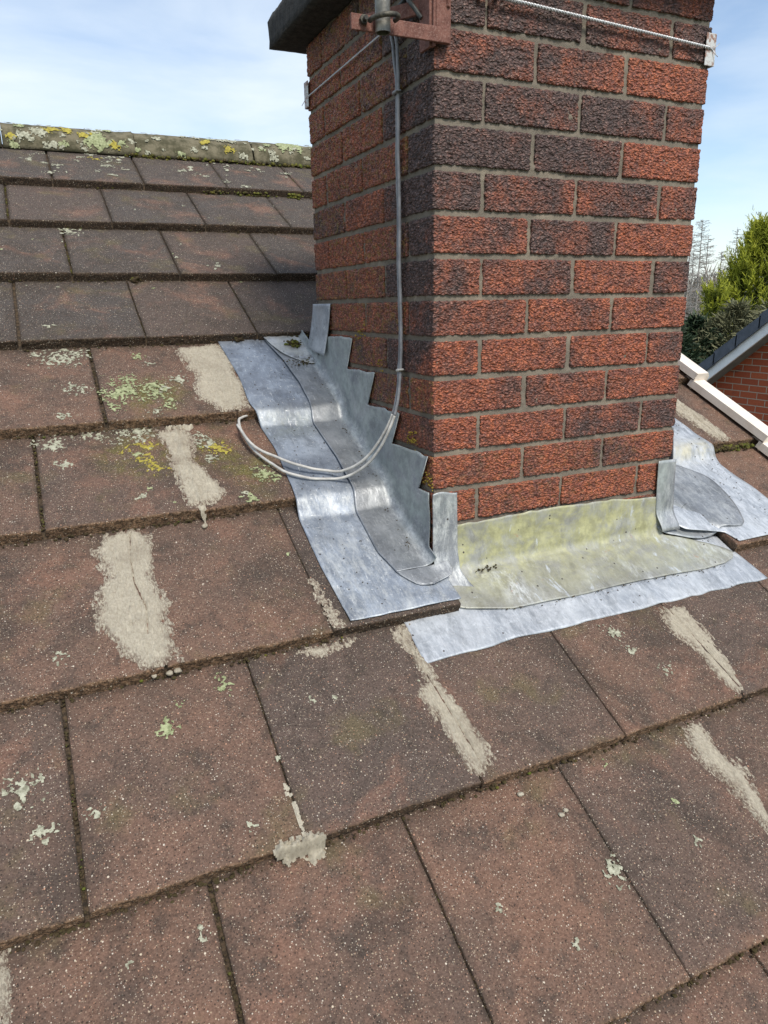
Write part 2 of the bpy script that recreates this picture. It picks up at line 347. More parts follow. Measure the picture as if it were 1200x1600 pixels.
# ================================================================== our roof
roof = thing('tiled_roof', 'brown concrete tiled roof slope in the foreground with lichened ridge and cream verge', 'roof', (0, 0, 0))
OFF = {0: .030, 1: .1745, 2: .0342, 3: .1758, 4: .0234, 5: .1709, 6: .0216, 7: .1771, 8: .0250, -1: .169, -2: .03}
TW = .3067
VX = 1.235
GAPS = {0: .0032, 1: .0036, 2: .003, 3: .004}
def tile(k, x0, x1, g0, g1):
    s0, s1 = S_[k], S_[k+1]
    res = .0035 if k <= 2 else (.006 if k <= 5 else .010)
    nx = max(6, int((x1-x0)/res)); 
    top = np.concatenate([[.0015, .004, .008, .013, .019, .027], np.linspace(.04, s1-s0+.05, 34 if k <= 5 else 18)])
    # rows: butt from bottom to top, then top surface
    butt = np.linspace(-.001, T-.0025, 8 if k <= 5 else 5)
    jx = rng.normal(0, .0008); lift = rng.normal(0, .0007); slide = rng.normal(0, .0012)
    xs = np.linspace(x0+g0/2+jx, x1-g1/2+jx, nx)
    if k <= 5: xs = np.concatenate([[xs[0], xs[0]+.0012], xs[1:-1], [xs[-1]-.0012, xs[-1]]])
    nx = len(xs)
    S = np.concatenate([np.zeros(len(butt)), top]); g = (s1-s0)
    H = np.concatenate([butt, T*(1-top/g)-.0012*np.exp(-top/.003)])
    X, SS = np.meshgrid(xs, S+s0+slide, indexing='ij'); HH = np.broadcast_to(H, X.shape).copy()+lift
    isb = np.zeros(len(S)); isb[:len(butt)] = 1
    P = R3(X, SS, HH)
    nb = fbm(P, .006, 3, 3); nc = fbm(P, .03, 2, 5)
    SS = SS + np.where(isb, 1, np.exp(-(SS-s0)/.004))*(nb*.0030+nc*.0022)
    HH = HH + (1-isb)*(fbm(P, .09, 2, 9)*.0008) + np.where(isb, 0, nb*.0004)
    # chipped arrises
    chip = sstep(.45, .8, fbm(P, .013, 2, 21))*.004*np.exp(-np.abs(HH-T)/.004)*np.exp(-(SS-s0)/.004)
    HH = HH-chip*(HH > .01)
    side = np.minimum(X-xs[0], xs[-1]-X); HH = HH-(1-isb)*.0012*np.exp(-side/.0015)
    X = X+(np.exp(-side/.002))*fbm(P, .012, 2, 31)*.0010
    P = R3(X, SS, HH); nv = len(S)
    tint = np.clip(rng.choice([.05, .2, .35, .5, .7], p=[.22, .25, .23, .2, .1])+rng.uniform(-.05, .1)+(.75 if k >= 5 else 0)+(.1 if k == 4 else 0), 0, 1)  # upper courses tinted darker grey, painting in slanting sky sheen, plus wet
    col = np.zeros((nx, nv, 3)); col[..., 0] = tint
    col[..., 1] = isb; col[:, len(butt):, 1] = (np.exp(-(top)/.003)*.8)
    col[..., 2] = np.maximum(np.exp(-side/.004)*.8, np.exp(-np.maximum(s1-SS, 0)/.012)*.9)*(1-.5*isb)
    V = P.reshape(-1, 3); F = gridF(nx, nv); c = col.reshape(-1, 3)
    # side skirts
    for a, fl in ((0, True), (nx-1, False)):
        base = R3(X[a], SS[a]+.0, HH[a]-.02); n0 = len(V)
        V = np.concatenate([V, base]); c = np.concatenate([c, np.tile([[tint, 1, 1.]], (nv, 1))])
        for j in range(len(butt)-1, nv-1):
            q = [a*nv+j, a*nv+j+1, n0+j+1, n0+j]; F.append(q if fl else q[::-1])
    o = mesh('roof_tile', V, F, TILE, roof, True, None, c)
    return o
for k in range(-2, 9):
    n0 = -5 if k >= 0 else -5
    for n in range(-5, 6):
        x0 = OFF[k]+n*TW; x1 = x0+TW
        if x0 > VX: continue
        if x1 < -1.05 and k < 6: continue
        if k == 8 and False: continue
        x1 = min(x1, VX+.03)
        g0 = GAPS.get(k, .005); g1 = g0
        if x0 < -.5: g0 = .007
        if x1 < -.45: g1 = .007
        if k in (2, 3, 4):
            lim = .009 if k == 2 else -.012
            rl = .80 if k == 2 else .69
            pieces = []
            if x0 < lim: pieces.append((x0, min(x1, lim)))
            if x1 > rl: pieces.append((max(x0, rl), x1))
            for a, b in pieces:
                if b-a > .02: tile(k, a, b, g0, g1)
        else: tile(k, x0, x1, g0, g1)
# underlay: dark moss and dust that has gathered in the laps
xs = np.arange(-2.2, VX, .02)
ss = []
for k in range(-2, 9):
    ss += list(np.linspace(S_[k]+.006, S_[k+1]-.0005, 12))
ss = np.array(ss); X, SS = np.meshgrid(xs, ss, indexing='ij')
HH = np.where((X > .0) & (X < .81) & (SS > -.112) & (SS < .3), -.004, saw(SS-.0))-.0105; HH = HH+fbm(R3(X, SS, HH), .02, 3, 44)*.003
mesh('underlap', R3(X, SS, HH).reshape(-1, 3), gridF(len(xs), len(ss)), UNDER, roof, True)

# ridge tiles
apy, apz = None, None
E0 = R3(0, 2.285, .012); RR = .108
cy, cz = E0[1]+RR*.97, E0[2]-.012
def ridge_tile(x0, x1, first):
    nx, na = 40, 22
    xs = np.linspace(x0+.002, x1-.002, nx); an = np.linspace(rad(178), rad(2), na)
    X, A = np.meshgrid(xs, an, indexing='ij'); r = RR+rng.normal(0, .001)+.004*sstep(x1-.05, x1, X)
    P = np.stack([X, cy+r*np.cos(A), cz+r*.98*np.sin(A)], -1)
    P += (fbm(P, .012, 3, 61)*.0022+fbm(P, .08, 2, 62)*.002)[..., None]*np.stack([0*X, np.cos(A), np.sin(A)], -1)
    Q = P.copy(); Q[..., 1] = cy+(P[..., 1]-cy)*.86; Q[..., 2] = cz+(P[..., 2]-cz)*.86
    V = np.concatenate([P.reshape(-1, 3), Q.reshape(-1, 3)]); n = nx*na
    F = gridF(nx, na)+gridF(nx, na, n, True)
    for i in range(nx-1):
        for j in (0, na-1):
            q = (i*na+j, (i+1)*na+j, n+(i+1)*na+j, n+i*na+j); F.append(q if j else q[::-1])
    for j in range(na-1):
        for i in (0, nx-1):
            q = (i*na+j, i*na+j+1, n+i*na+j+1, n+i*na+j); F.append(q[::-1] if i else q)
    mesh('ridge_tile', V, F, RIDGE, roof, True)
for i, x in enumerate((-1.68, -1.21, -.735, -.26, .22, .69)): ridge_tile(x, x+.475, i)
ridge_tile(1.165, 1.30, 0)
# back slope and gable wall below the verge
b = MB(); y0 = cy; zb = cz+.03
b.add([(-2.2, y0+.03, zb-.03), (1.27, y0+.03, zb-.03), (1.27, y0+3.4, zb-.03-3.4*math.tan(PITCH)), (-2.2, y0+3.4, zb-.03-3.4*math.tan(PITCH))], [(0, 1, 2, 3)])
b.build('back_slope', TILE, roof)
def brickwall_mat(name, c0, c1, cd, mc, sx=4.45, sz=13.3, axis='Y'):
    m = Mat(name, .85, 0, .3)
    cx = m.n('ShaderNodeCombineXYZ'); sp = m.n('ShaderNodeSeparateXYZ'); m.l(m.geo.outputs['Position'], sp.inputs[0])
    m.l(sp.outputs[axis], cx.inputs[0]); m.l(sp.outputs['Z'], cx.inputs[1])
    bt = m.n('ShaderNodeTexBrick'); m.l(cx.outputs[0], bt.inputs[0])
    bt.inputs['Scale'].default_value = 1; bt.inputs['Brick Width'].default_value = .225; bt.inputs['Row Height'].default_value = .075
    bt.inputs['Mortar Size'].default_value = .0055; bt.inputs['Mortar Smooth'].default_value = .2; bt.inputs['Bias'].default_value = -.1
    bt.inputs['Color1'].default_value = c0+(1,); bt.inputs['Color2'].default_value = c1+(1,); bt.inputs['Mortar'].default_value = mc+(1,)
    c = m.mix(m.ramp(m.noise(4, 2, stretch=(1, 1, 3)), .62, .70, 0, .75), bt.outputs['Color'], m.mix(bt.outputs['Fac'], cd, mc))
    c = m.mix(m.ramp(m.noise(50, 4), .3, .7, 0, .3), c, m.mix(1., c, (.55, .5, .5), 'MULTIPLY'))
    m.color(c); m.bump(m.math('SUBTRACT', 1., bt.outputs['Fac']), .006, .8); m.bump(m.noise(120, 3), .002, .5); return m.m
WALLB = brickwall_mat('orange_brick_wall', (.42, .105, .045), (.33, .075, .035), (.10, .06, .055), (.42, .36, .29))
ye = -2.6*cP; ze = Z0-2.6*sP
b = MB()
zt = cz-.12
prof = [(ye, -6.0), (y0+3.2, -6.0), (y0+3.2, zb-.15-3.2*math.tan(PITCH)), (y0, zb-.15), (ye, ze-.12)]
V = [(1.20, y, z) for y, z in prof]+[(.95, y, z) for y, z in prof]
b.add(V, [(0, 1, 2, 3, 4), (9, 8, 7, 6, 5)]+[(i, 5+i, 5+(i+1) % 5, (i+1) % 5) for i in range(5)])
b.build('gable_wall', WALLB, roof)
# dry verge units down the right edge
def verge(k):
    s0, s1 = S_[k]-.032, S_[k+1]-.02
    sv = np.array([s0, s0+.004, s0+.05, s1-.045, s1]); top = .032
    xi, xo = 1.214, 1.276
    hv = T*(1-(sv-S_[k])/(S_[k+1]-S_[k]))+top
    inn = np.where(np.arange(5) == 4, .012, 0)
    b = MB()
    def strip(xa, ha, xb, hb):
        A = R3(xa, sv, ha); B = R3(xb, sv, hb); V = np.concatenate([A, B]); b.add(V, [(i, 5+i, 6+i, i+1) for i in range(4)])
    strip(xi, hv-.022, xi+.003, hv); strip(xi+.003, hv, xo-.012, hv+.001); strip(xo-.012, hv+.001, xo, hv-.012); strip(xo, hv-.012, xo+.001, hv-.11)
    strip(xi+.004, hv-.022, xi+.006, hv-.003); strip(xi+.006, hv-.003, xo-.013, hv-.002)
    # closed lower end
    a = s0-.0002
    V = R3([xi, xi+.003, xo-.012, xo, xo+.001, xo+.001, xi+.001], [a]*7, [hv[0]-.05, hv[0], hv[0]+.001, hv[0]-.012, hv[0]-.05, hv[0]-.11, hv[0]-.052])
    b.add(V, [(0, 1, 2, 3, 4), ]); b.add(V[[4, 5, 6, 0]], [(0, 1, 2, 3)])
    o = b.build('verge_cap', UPVC, roof)
    m = o.modifiers.new('solid', 'SOLIDIFY'); m.thickness = .0015
    b = MB()   # inner tray glimpsed above the overlap of the next unit
    P = R3([xi+.006, xo-.004, xo-.004, xi+.006], [s1-.02, s1-.02, s1+.03, s1+.03], [hv[-1]-.004]*2+[hv[-1]-.006]*2)
    b.add(P, [(0, 1, 2, 3)]); b.build('verge_tray', UPVC, roof)
for k in range(-1, 9): verge(k)

# ================================================================== chimney
W = .665; BC = .0774; BH = .0665
chim = thing('brick_chimney', 'rough textured red and dark brown brick chimney stack rising through the tiled roof', 'chimney', (0, 0, Z0))
Minv = Vector((0, 0, -Z0))
TOPJ = 3
front_tab = {-3: [.85, .6, .75], -2: [.8, .85, .5, .85], -1: [.38, .30, .10], 0: [.78, .72, .85, .55], 1: [.95, .85, .22], 2: [.9, .62, .78, .62],
             3: [.55, .95, .5], 4: [.55, .66, .35, .75], 5: [.62, .35, .42], 6: [.45, .42, .35, .65], 7: [.4, .55, .45], 8: [.38, .40, .85, .8],
             9: [.42, .5, .5], 10: [.45, .38, .35, .3], 11: [.4, .4, .4]}
left_tab = {-3: [.95, .5, .55, .4], -2: [.9, .25, .3], -1: [.95, .65, .15, .2], 0: [1., .15, .25], 1: [1., .50, .30, .05], 2: [1., .55, .75],
            3: [1., .35, .30, .35], 4: [1., .6, .6], 5: [.75, .6, .5, .5], 6: [.85, .5, .5], 7: [.55, .6, .5, .5], 8: [.62, .45, .5], 9: [.5, .5, .5, .5], 10: [.5]*3, 11: [.5]*4, 12: [.5]*3}
bb = MB()
def brick_face(side, a0, a1, z0, z1, ca, cb, tone, alg, res):
    """side F,L,R,B; a along the face; ca/cb: the ends are chimney corners"""
    L_, Hh = a1-a0, z1-z0
    nu = max(4, int(L_/res)+1); nz = max(3, int(Hh/(res*.85))+1)
    u = np.linspace(a0, a1, nu); v = np.linspace(z0, z1, nz)
    U, Z = np.meshgrid(u, v, indexing='ij')
    if side == 'F': P = np.stack([U, 0*U, Z], -1); q0 = (0, 1)
    if side == 'B': P = np.stack([U, 0*U+W, Z], -1)
    if side == 'L': P = np.stack([0*U, U, Z], -1)
    if side == 'R': P = np.stack([0*U+W, U, Z], -1)
    r = .0035
    Q = P.copy()
    for ax in (0, 1): Q[..., ax] = np.clip(Q[..., ax], r, W-r)
    Q[..., 2] = np.clip(Q[..., 2], z0+r, z1-r)
    ax = 0 if side in 'FB' else 1
    lo = a0+r if not ca else a0+0; hi = a1-r if not cb else a1
    if not ca: Q[..., ax] = np.maximum(Q[..., ax], a0+r)
    if not cb: Q[..., ax] = np.minimum(Q[..., ax], a1-r)
    D = P-Q; D /= np.linalg.norm(D, axis=-1)[..., None]+1e-12
    wob = np.array([hash((round(a0*999), round(z0*999), side)) % 97/97-.5])[0]
    W3 = np.stack([fbm(P, .02, 2, 71), fbm(P, .02, 2, 72), fbm(P, .02, 2, 73)], -1)*.006
    K = P+W3; K[..., 2] += .35*(K[..., 0]+K[..., 1])
    n1_ = vn(K, (.0085, .0085, .0046), 81); n2_ = vn(K, (.0044, .0044, .0026), 82)
    e = (1-np.abs(n1_)**.8*1.9)*.0019+(1-np.abs(n2_)*1.6)*.0011-.0004+fbm(P, .045, 2, 83)*.0014
    V = Q+D*(r+e[..., None]+.0004)
    crest = sstep(.0006, .0028, e)
    inn = {'F': (0, 1, 0), 'B': (0, -1, 0), 'L': (1, 0, 0), 'R': (-1, 0, 0)}[side]
    off = len(V.reshape(-1, 3)); VV = V.reshape(-1, 3); F = gridF(nu, nz, 0, side in 'LB')
    c = np.stack([np.full(U.shape, tone)+.0*U, crest, np.full(U.shape, alg)], -1).reshape(-1, 3)
    # skirt into the joint
    ring = [(i, 0) for i in range(nu)]+[(nu-1, j) for j in range(1, nz)]+[(i, nz-1) for i in range(nu-2, -1, -1)]+[(0, j) for j in range(nz-2, 0, -1)]
    idx = [i*nz+j for i, j in ring]; sk = VV[idx]+np.array(inn)*.014
    VV = np.concatenate([VV, sk]); c = np.concatenate([c, c[idx]*np.array([1, 0, 1])]); m = len(idx)
    for t in range(m):
        a, b_ = idx[t], idx[(t+1) % m]
        i1, j1 = ring[t]; i2, j2 = ring[(t+1) % m]
        if ca and i1 == 0 and i2 == 0: continue
        if cb and i1 == nu-1 and i2 == nu-1: continue
        q = (a, off+t, off+(t+1) % m, b_); F.append(q if side not in 'LB' else q[::-1])
    bb.add(VV, F, c)
for j in range(-3, 13):
    z1 = -BC*j-.0055; z0 = z1-BH
    for side in 'FLRB':
        hd = (j % 2 == 0) if side in 'FB' else (j % 2 != 0)
        cuts = [0, .103, .328, .337+.22-.006, W] if hd else [0, .2165, .4415, W]
        cuts = [0, .1075, .3325, .5575, W] if hd else [0, .2205, .4445, W]
        nb_ = len(cuts)-1
        for i in range(nb_):
            a0 = cuts[i]+(.005 if i else 0); a1 = cuts[i+1]-(.005 if i < nb_-1 else 0)
            jt = rng.normal(0, .0014, 4)
            if i: a0 += jt[0]
            if i < nb_-1: a1 += jt[1]
            if side == 'F': tone = (front_tab.get(j) or [.5]*4)[i]; alg = .0 if j < 9 else .15
            elif side == 'L': tone = left_tab[j][i]; alg = (.55 if (i > 0 or j > 6) else 0)*(1 if rng.random() < .8 else .3)
            else: tone = rng.uniform(.2, .8); alg = 0
            if side == 'F' and j >= 11 and False: continue
            res = .0019 if side in 'FL' else .012
            if side == 'L' and i > 0: res = .0024
            brick_face(side, a0, a1, z0, z1, i == 0, i == nb_-1, tone, alg, res)
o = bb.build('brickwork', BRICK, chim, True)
o.matrix_parent_inverse = Matrix.Translation(Minv)
# joints: a recessed core
bm_ = MB(); rec = .0038
for side in 'FLRB':
    u = np.linspace(rec, W-rec, 140 if side in 'FL' else 30); v = np.linspace(-1.05, .232, 270 if side in 'FL' else 50)
    U, Z = np.meshgrid(u, v, indexing='ij')
    if side == 'F': P = np.stack([U, 0*U+rec, Z], -1); n = (0, -1, 0)
    if side == 'B': P = np.stack([U, 0*U+W-rec, Z], -1); n = (0, 1, 0)
    if side == 'L': P = np.stack([0*U+rec, U, Z], -1); n = (-1, 0, 0)
    if side == 'R': P = np.stack([0*U+W-rec, U, Z], -1); n = (1, 0, 0)
    e = fbm(P, .009, 3, 91)*.0026+fbm(P, .05, 2, 92)*.0022+.004*sstep(.35, .8, fbm(P, .016, 2, 93))
    edge = np.minimum(U-rec, W-rec-U) < 1e-6
    P = P+np.where(edge, 0, e)[..., None]*np.array(n)
    bm_.add(P, gridF(len(u), len(v), 0, side in 'LB'))
o = bm_.build('mortar_joints', JOINT, chim, True); o.matrix_parent_inverse = Matrix.Translation(Minv)
# concrete capping slab
def slab():
    o1, zc, h, ch = .0735, .2325, .062, .03
    lo, hi = -o1, W+o1
    n = 60; V = []
    prof = [(0.14, 0.0), (.02, 0), (0, .002), (0, .02), (0, .045), (0, h), (.012, h+.02), (.06, h+.045), (.2, h+.075)]
    per = []
    for e in range(4):
        for t in np.linspace(0, 1, n, endpoint=False):
            per.append([(t, 0), (1, t), (1-t, 1), (0, 1-t)][e])
    per = np.array(per); m = len(per)
    for ins, dz in prof:
        a, b2 = lo+ins, hi-ins
        V.append(np.stack([a+(b2-a)*per[:, 0], a+(b2-a)*per[:, 1], np.full(m, zc+dz)], -1))
    V = np.array(V); nrm = V-np.array([W/2, W/2, zc+.03]); nrm /= np.linalg.norm(nrm, axis=-1)[..., None]
    V = V+nrm*(fbm(V, .012, 3, 101)*.0045+fbm(V, .06, 2, 102)*.005)[..., None]
    F = [(i*m+j, (i)*m+(j+1) % m, (i+1)*m+(j+1) % m, (i+1)*m+j) for i in range(len(prof)-1) for j in range(m)]
    F += [tuple((len(prof)-1)*m+j for j in range(m))]
    o = mesh('chimney_cap', V.reshape(-1, 3), F, CAPC, chim, True); o.matrix_parent_inverse = Matrix.Translation(Minv)
slab()

# ================================================================== lead
def solid(o, t=.0018):
    m = o.modifiers.new('solid', 'SOLIDIFY'); m.thickness = t; m.offset = -1; return o
def interp(tab, x):
    tab = sorted(tab); return np.interp(x, [a for a, _ in tab], [b for _, b in tab])
def smooth_interp(tab, x, r=.012):
    return (interp(tab, x-r)+interp(tab, x)*2+interp(tab, x+r))/4
# soaker left
s = np.concatenate([np.linspace(-.098, .93, 300), [.96]])
xl = smooth_interp([(-.098, -.234), (.06, -.2405), (.2, -.239), (.25, -.236), (.30, -.232), (.44, -.2265), (.57, -.239), (.60, -.247), (.73, -.240), (.92, -.249), (1, -.25)], s)
xr = smooth_interp([(-.098, .0105), (-.03, .0095), (.0, -.004), (.05, -.012), (1, -.012)], s, .001)
u = np.linspace(0, 1, 50); U, Sg = np.meshgrid(u, s, indexing='ij')
X = xl+(xr-xl)*U; Sx = Sg+.004*np.exp(-(Sg+.098)/.01)*(fbm(R3(X, Sg, 0), .05, 2, 111))
Sw = Sx+.006*vn(np.stack([X, 0*X, 0*X], -1), .06, 119)*sstep(-.09, .0, Sx); H = np.maximum(drape(Sw, .0035, .10), saw(Sx)*(Sx < .922)+.0025)+fbm(R3(X, Sx, 0), .09, 3, 112)*.0022+.0010*np.sin(X*60+Sx*13)
col = np.zeros(X.shape+(3,)); col[..., 1] = .55*sstep(.32, .05, Sx)+.5*np.exp(-((Sx-.235)/.03)**2)+.35*np.exp(-((Sx-.56)/.03)**2); col[..., 0] = .30*np.exp(-((Sx-.52)/.04)**2)  # white raised on the step folds and foot, painting in their highlights
o = solid(mesh('lead_soaker', R3(X, Sx, H).reshape(-1, 3), gridF(len(u), len(s)), LEAD_B, None, True, None, col.reshape(-1, 3)))
tag(o, 'bright bluish lead sheet dressed over the tiles left of the chimney, under the stepped flashing', 'lead flashing')

# stepped side flashing
s = np.linspace(-.0, .922, 300)
steps = [.134, .2855, .4385, .5875]
s = np.sort(np.concatenate([s, [v-.0006 for v in steps], [v+.0006 for v in steps]]))
xo = smooth_interp([(0, -.094), (.02, -.099), (.064, -.110), (.203, -.107), (.255, -.0985), (.376, -.094), (.532, -.102), (.587, -.096), (.677, -.091), (.80, -.098), (.92, -.118)], s, .008)
zt_ = np.where(s < .134, -.777, np.where(s < .2855, -.699, np.where(s < .4385, -.627, np.where(s < .5875, -.549, -.474))))
zt_ = zt_+fbm(np.stack([s, 0*s, 0*s], -1), .03, 2, 120)*.004
htop = (zt_-Z0-s*sP)/cP; htop = np.minimum(htop, s*1.732-.006); htop = np.where(s > .72, htop+(.020-htop)*sstep(.72, .80, s), htop); htop = np.maximum(htop, .020)
d0 = drape(s, .0105, .10)
nf, nc_, nu_ = 18, 8, 16
rows = []; rc = []
for q in range(nf):
    t = q/(nf-1); x = xo+(-.030-xo)*t; h = d0-.001*(1-t)+.0005*np.sin(s*40+q*.2)
    rows.append((x, h)); rc.append((.0+.1*t, .25*t, 0*t))
for q in range(1, nc_+1):
    a = q/nc_*math.pi/2; rr = .022
    rows.append((-.030+rr*np.sin(a)+0*s, d0+rr*(1-np.cos(a)))); rc.append((.25+.3*q/nc_, .75, .1))
hb = d0+.022
for q in range(1, nu_+1):
    t = q/nu_; rows.append((-.008+.0015*np.sin(t*3)+0*s, hb+(np.maximum(htop, hb+.001)-hb)*t)); rc.append((.75, .35, .0))
X = np.array([r[0] for r in rows]); H = np.array([r[1] for r in rows]); SG = np.broadcast_to(s, X.shape)
Pn = R3(X, SG, H); wv = fbm(Pn, .06, 2, 121)
X = X+np.where(np.arange(len(rows))[:, None] > nf+nc_, wv*.0025-.001, 0); H = H+np.where(np.arange(len(rows))[:, None] < nf, wv*.0010, 0)
V = R3(X, SG, H); nr = len(rows)
col = np.broadcast_to(np.array(rc)[:, None, :], (nr, len(s), 3)).copy()
b = MB(); b.add(V, gridF(nr, len(s)), col.reshape(-1, 3))
# toe below the corner: flat tongue with rounded end
t = np.linspace(-.05, .0, 26); u = np.linspace(0, 1, 30)
xo2 = interp([(-.05, -.040), (-.046, -.060), (-.04, -.068), (-.028, -.078), (-.01, -.090), (0, -.094)], t)
xr2 = interp([(-.05, -.028), (-.045, -.010), (-.036, .019), (-.02, .030), (0, .028)], t)
U, TT = np.meshgrid(u, t, indexing='ij'); X = xo2+(xr2-xo2)*U
H = drape(TT, .0095)+.003*np.exp(-((X-.022)/.012)**2)+.0006*np.sin(TT*40+U*18)+ .004*sstep(-.02, 0, TT)*sstep(.4, 1, U)
c2 = np.zeros(X.shape+(3,)); c2[..., 1] = .2+.7*sstep(-.03, .02, X); b.add(R3(X, TT, H), gridF(len(u), len(t)), c2.reshape(-1, 3))
# return on the front face round the arris, splaying out at its foot
u = np.linspace(0, 1, 20); v = np.linspace(0, 1, 46); U, Vv = np.meshgrid(u, v, indexing='ij')
zf = -.777-(.166)*np.clip(Vv/.82, 0, 1); foot = np.clip((Vv-.82)/.18, 0, 1)
x0_, x1_ = -.0065+.028*foot, .051+.004*Vv+.016*foot**1.3
Xf = x0_+(x1_-x0_)*U; Yf = -.0108-.050*foot**1.1-.010*sstep(.6, .85, Vv)*(1-foot)
zroof = Z0+(Yf)*math.tan(PITCH)+.008
Zf = np.where(foot > 0, np.minimum(zf, zroof+.014*(1-foot)**2), zf)
P = np.stack([Xf, Yf, Zf+.003*np.sin(U*5)*(Vv < .05)], -1)
P[..., 1] += fbm(P, .04, 2, 133)*.0018
c2 = np.zeros(U.shape+(3,)); c2[..., 1] = .95; c2[..., 0] = .65*sstep(.35, .0, Vv)
b.add(P, gridF(20, 46, 0, True), c2.reshape(-1, 3))
o = solid(b.build('step_flashing', LEAD_D, None, True))
tag(o, 'dull grey stepped lead flashing climbing the left side of the chimney', 'lead flashing')

def fan(name, pts, hfun, mat, label, colf=None, rings=14, n=10, seed=0):
    B = spline(pts, n, True); c = B.mean(0); m = len(B)
    V = [c]; 
    for k in range(1, rings+1): V += list(c+(B-c)*(k/rings))
    V = np.array(V); x, s_ = V[:, 0], V[:, 1]; h = hfun(x, s_)
    P = R3(x, s_, h)
    F = [(0, 1+j, 1+(j+1) % m) for j in range(m)]+[(1+k*m+j, 1+(k+1)*m+j, 1+(k+1)*m+(j+1) % m, 1+k*m+(j+1) % m) for k in range(rings-1) for j in range(m)]
    col = colf(x, s_) if colf else np.zeros((len(V), 3))
    return P, F, col
# upper left lead: rounded lap plus a strip standing against the brick
b = MB()
hf = lambda x, s_: drape(s_, .0145)+.006*sstep(-.04, .0, x)**2*sstep(.87, .80, s_)
P, F, c_ = fan('x', [(-.125, .955), (-.118, .919), (-.106, .872), (-.088, .826), (-.055, .786), (-.028, .767), (-.008, .765), (-.006, .80), (-.006, .86), (-.006, .955), (-.06, .965)], hf, None, None,
               lambda x, s_: np.stack([.25+0*x, .25+.6*sstep(-.06, 0, x), .7*sstep(.84, .80, s_)+.5*np.exp(-((x+.05)/.02)**2-((s_-.87)/.02)**2)], -1))
b.add(P, F, c_)
yy = np.linspace(.543, .672, 14); zz = np.linspace(0, 1, 18); Y, Zt = np.meshgrid(yy, zz, indexing='ij')
zlo = np.interp(yy, [.543, .672], [-.525, -.51])[:, None]; Zq = zlo+(-.392-zlo)*Zt
Y2 = Y+.03*(1-Zt); X2 = -.010-.012*(1-Zt)**2+.002*np.sin(Y*60)
c2 = np.zeros(Y.shape+(3,)); c2[..., 1] = .5
b.add(np.stack([X2, Y2, Zq], -1), gridF(14, 18, 0, True), c2.reshape(-1, 3))
o = solid(b.build('corner_flashing', LEAD_W, None, True))
tag(o, 'pale lead piece with curved lower lip at the top end of the stepped flashing', 'lead flashing')

# lower front sheet lying on the tiles beneath the apron
u = np.linspace(0, 1, 150); v = np.linspace(0, 1, 30); U, Vv = np.meshgrid(u, v, indexing='ij')
xa = -.121+.003*Vv; xb = .820-.012*Vv; X = xa+(xb-xa)*U
slo = -.2085+.0035*vn(np.stack([X*1, 0*X, 0*X], -1), .09, 141)+.002*vn(np.stack([X*1, 0*X, 0*X], -1), .03, 142)
shi = np.where((X < .012) | (X > .80), -.1075, -.05); Sx = slo+(shi-slo)*Vv
H = saw1(Sx)+.0035+fbm(R3(X, Sx, 0), .09, 2, 143)*.0018+.0008*np.sin(X*70); H = np.where(Vv == 0, H-.001, H)
c2 = np.zeros(X.shape+(3,)); c2[..., 1] = .65
o = solid(mesh('lead_sheet', R3(X, Sx, H).reshape(-1, 3), gridF(150, 30), LEAD_W, None, True, None, c2.reshape(-1, 3)))
tag(o, 'long pale silvery lead strip below the yellowish apron, lowest of the lead sheets', 'lead flashing')

# front apron
xs = np.linspace(0, 1, 120)
top = np.array([(-.005, 0)]);
rows = []; rc = []
xl_, xr_ = .026, .765
def apr_low(x): return np.interp(x, [-.02, .0, .026, .122, .288, .474, .668, .74, .775, .792], [-.085, -.100, -.112, -.135, -.139, -.136, -.144, -.141, -.132, -.114])
nf, nc_, nu_ = 26, 9, 16
for q in range(nf):
    t = q/(nf-1)
    Xa = -.008+(.792+.008)*xs; Xb = .048+(.640-.048)*xs
    x = Xa+(Xb-Xa)*t**1.4; lo = apr_low(Xa); sN = lo+(-.022-lo)*t
    h = saw1(sN)+.0085+.0012*np.sin(x*35+t*3)
    rows.append((x, sN*cP-h*sP, Z0+sN*sP+h*cP)); rc.append(t*.55)
sN = -.022; hN = .0085; yb, zb_ = sN*cP-hN*sP, Z0+sN*sP+hN*cP
Xb = .048+(.640-.048)*xs
for q in range(1, nc_+1):
    a = q/nc_*(math.pi/2-PITCH) ; rr = .026
    # arc from slope direction to vertical
    th = PITCH; rows.append((Xb, yb+rr*(math.sin(th+a)-math.sin(th)), zb_+rr*(math.cos(th)-math.cos(th+a)))); rc.append(.55+.4*q/nc_)
ye_, ze_ = rows[-1][1], rows[-1][2]
topz = -.851+.003*vn(np.stack([Xb, 0*Xb, 0*Xb], -1), .11, 151)+.0015*vn(np.stack([Xb, 0*Xb, 0*Xb], -1), .02, 152)-.012*sstep(.45, .62, Xb)
for q in range(1, nu_+1):
    t = q/nu_; rows.append((Xb+.004*t, ye_+(-.0062-ye_)*sstep(0, .5, t), ze_+(topz-ze_)*t)); rc.append(1.)
V = np.array([np.stack(np.broadcast_arrays(*r), -1) for r in rows])
wv = fbm(V, .07, 3, 155); V[..., 1] -= .0022*wv; V[..., 2] += .0012*wv
col = np.zeros(V.shape); cc = np.array(rc)[:, None]
col[..., 0] = np.clip(cc*1.0+.15, 0, 1)*.85; col[..., 1] = .15+.8*np.exp(-((V[..., 0]-.115-.06*(1-cc))/.035)**2)*(cc < .5)+.5*np.exp(-((V[..., 0]-.50+.10*cc)/.02)**2)*(cc < .4)+.55*sstep(.60, .72, V[..., 0])
col[..., 2] = .9*np.exp(-((V[..., 0]-.10)/.012)**2-((cc-.52)/.10)**2)
o = solid(mesh('lead_apron', V.reshape(-1, 3), gridF(len(rows), 120, 0, True), LEAD_A, None, True, None, col.reshape(-1, 3)))
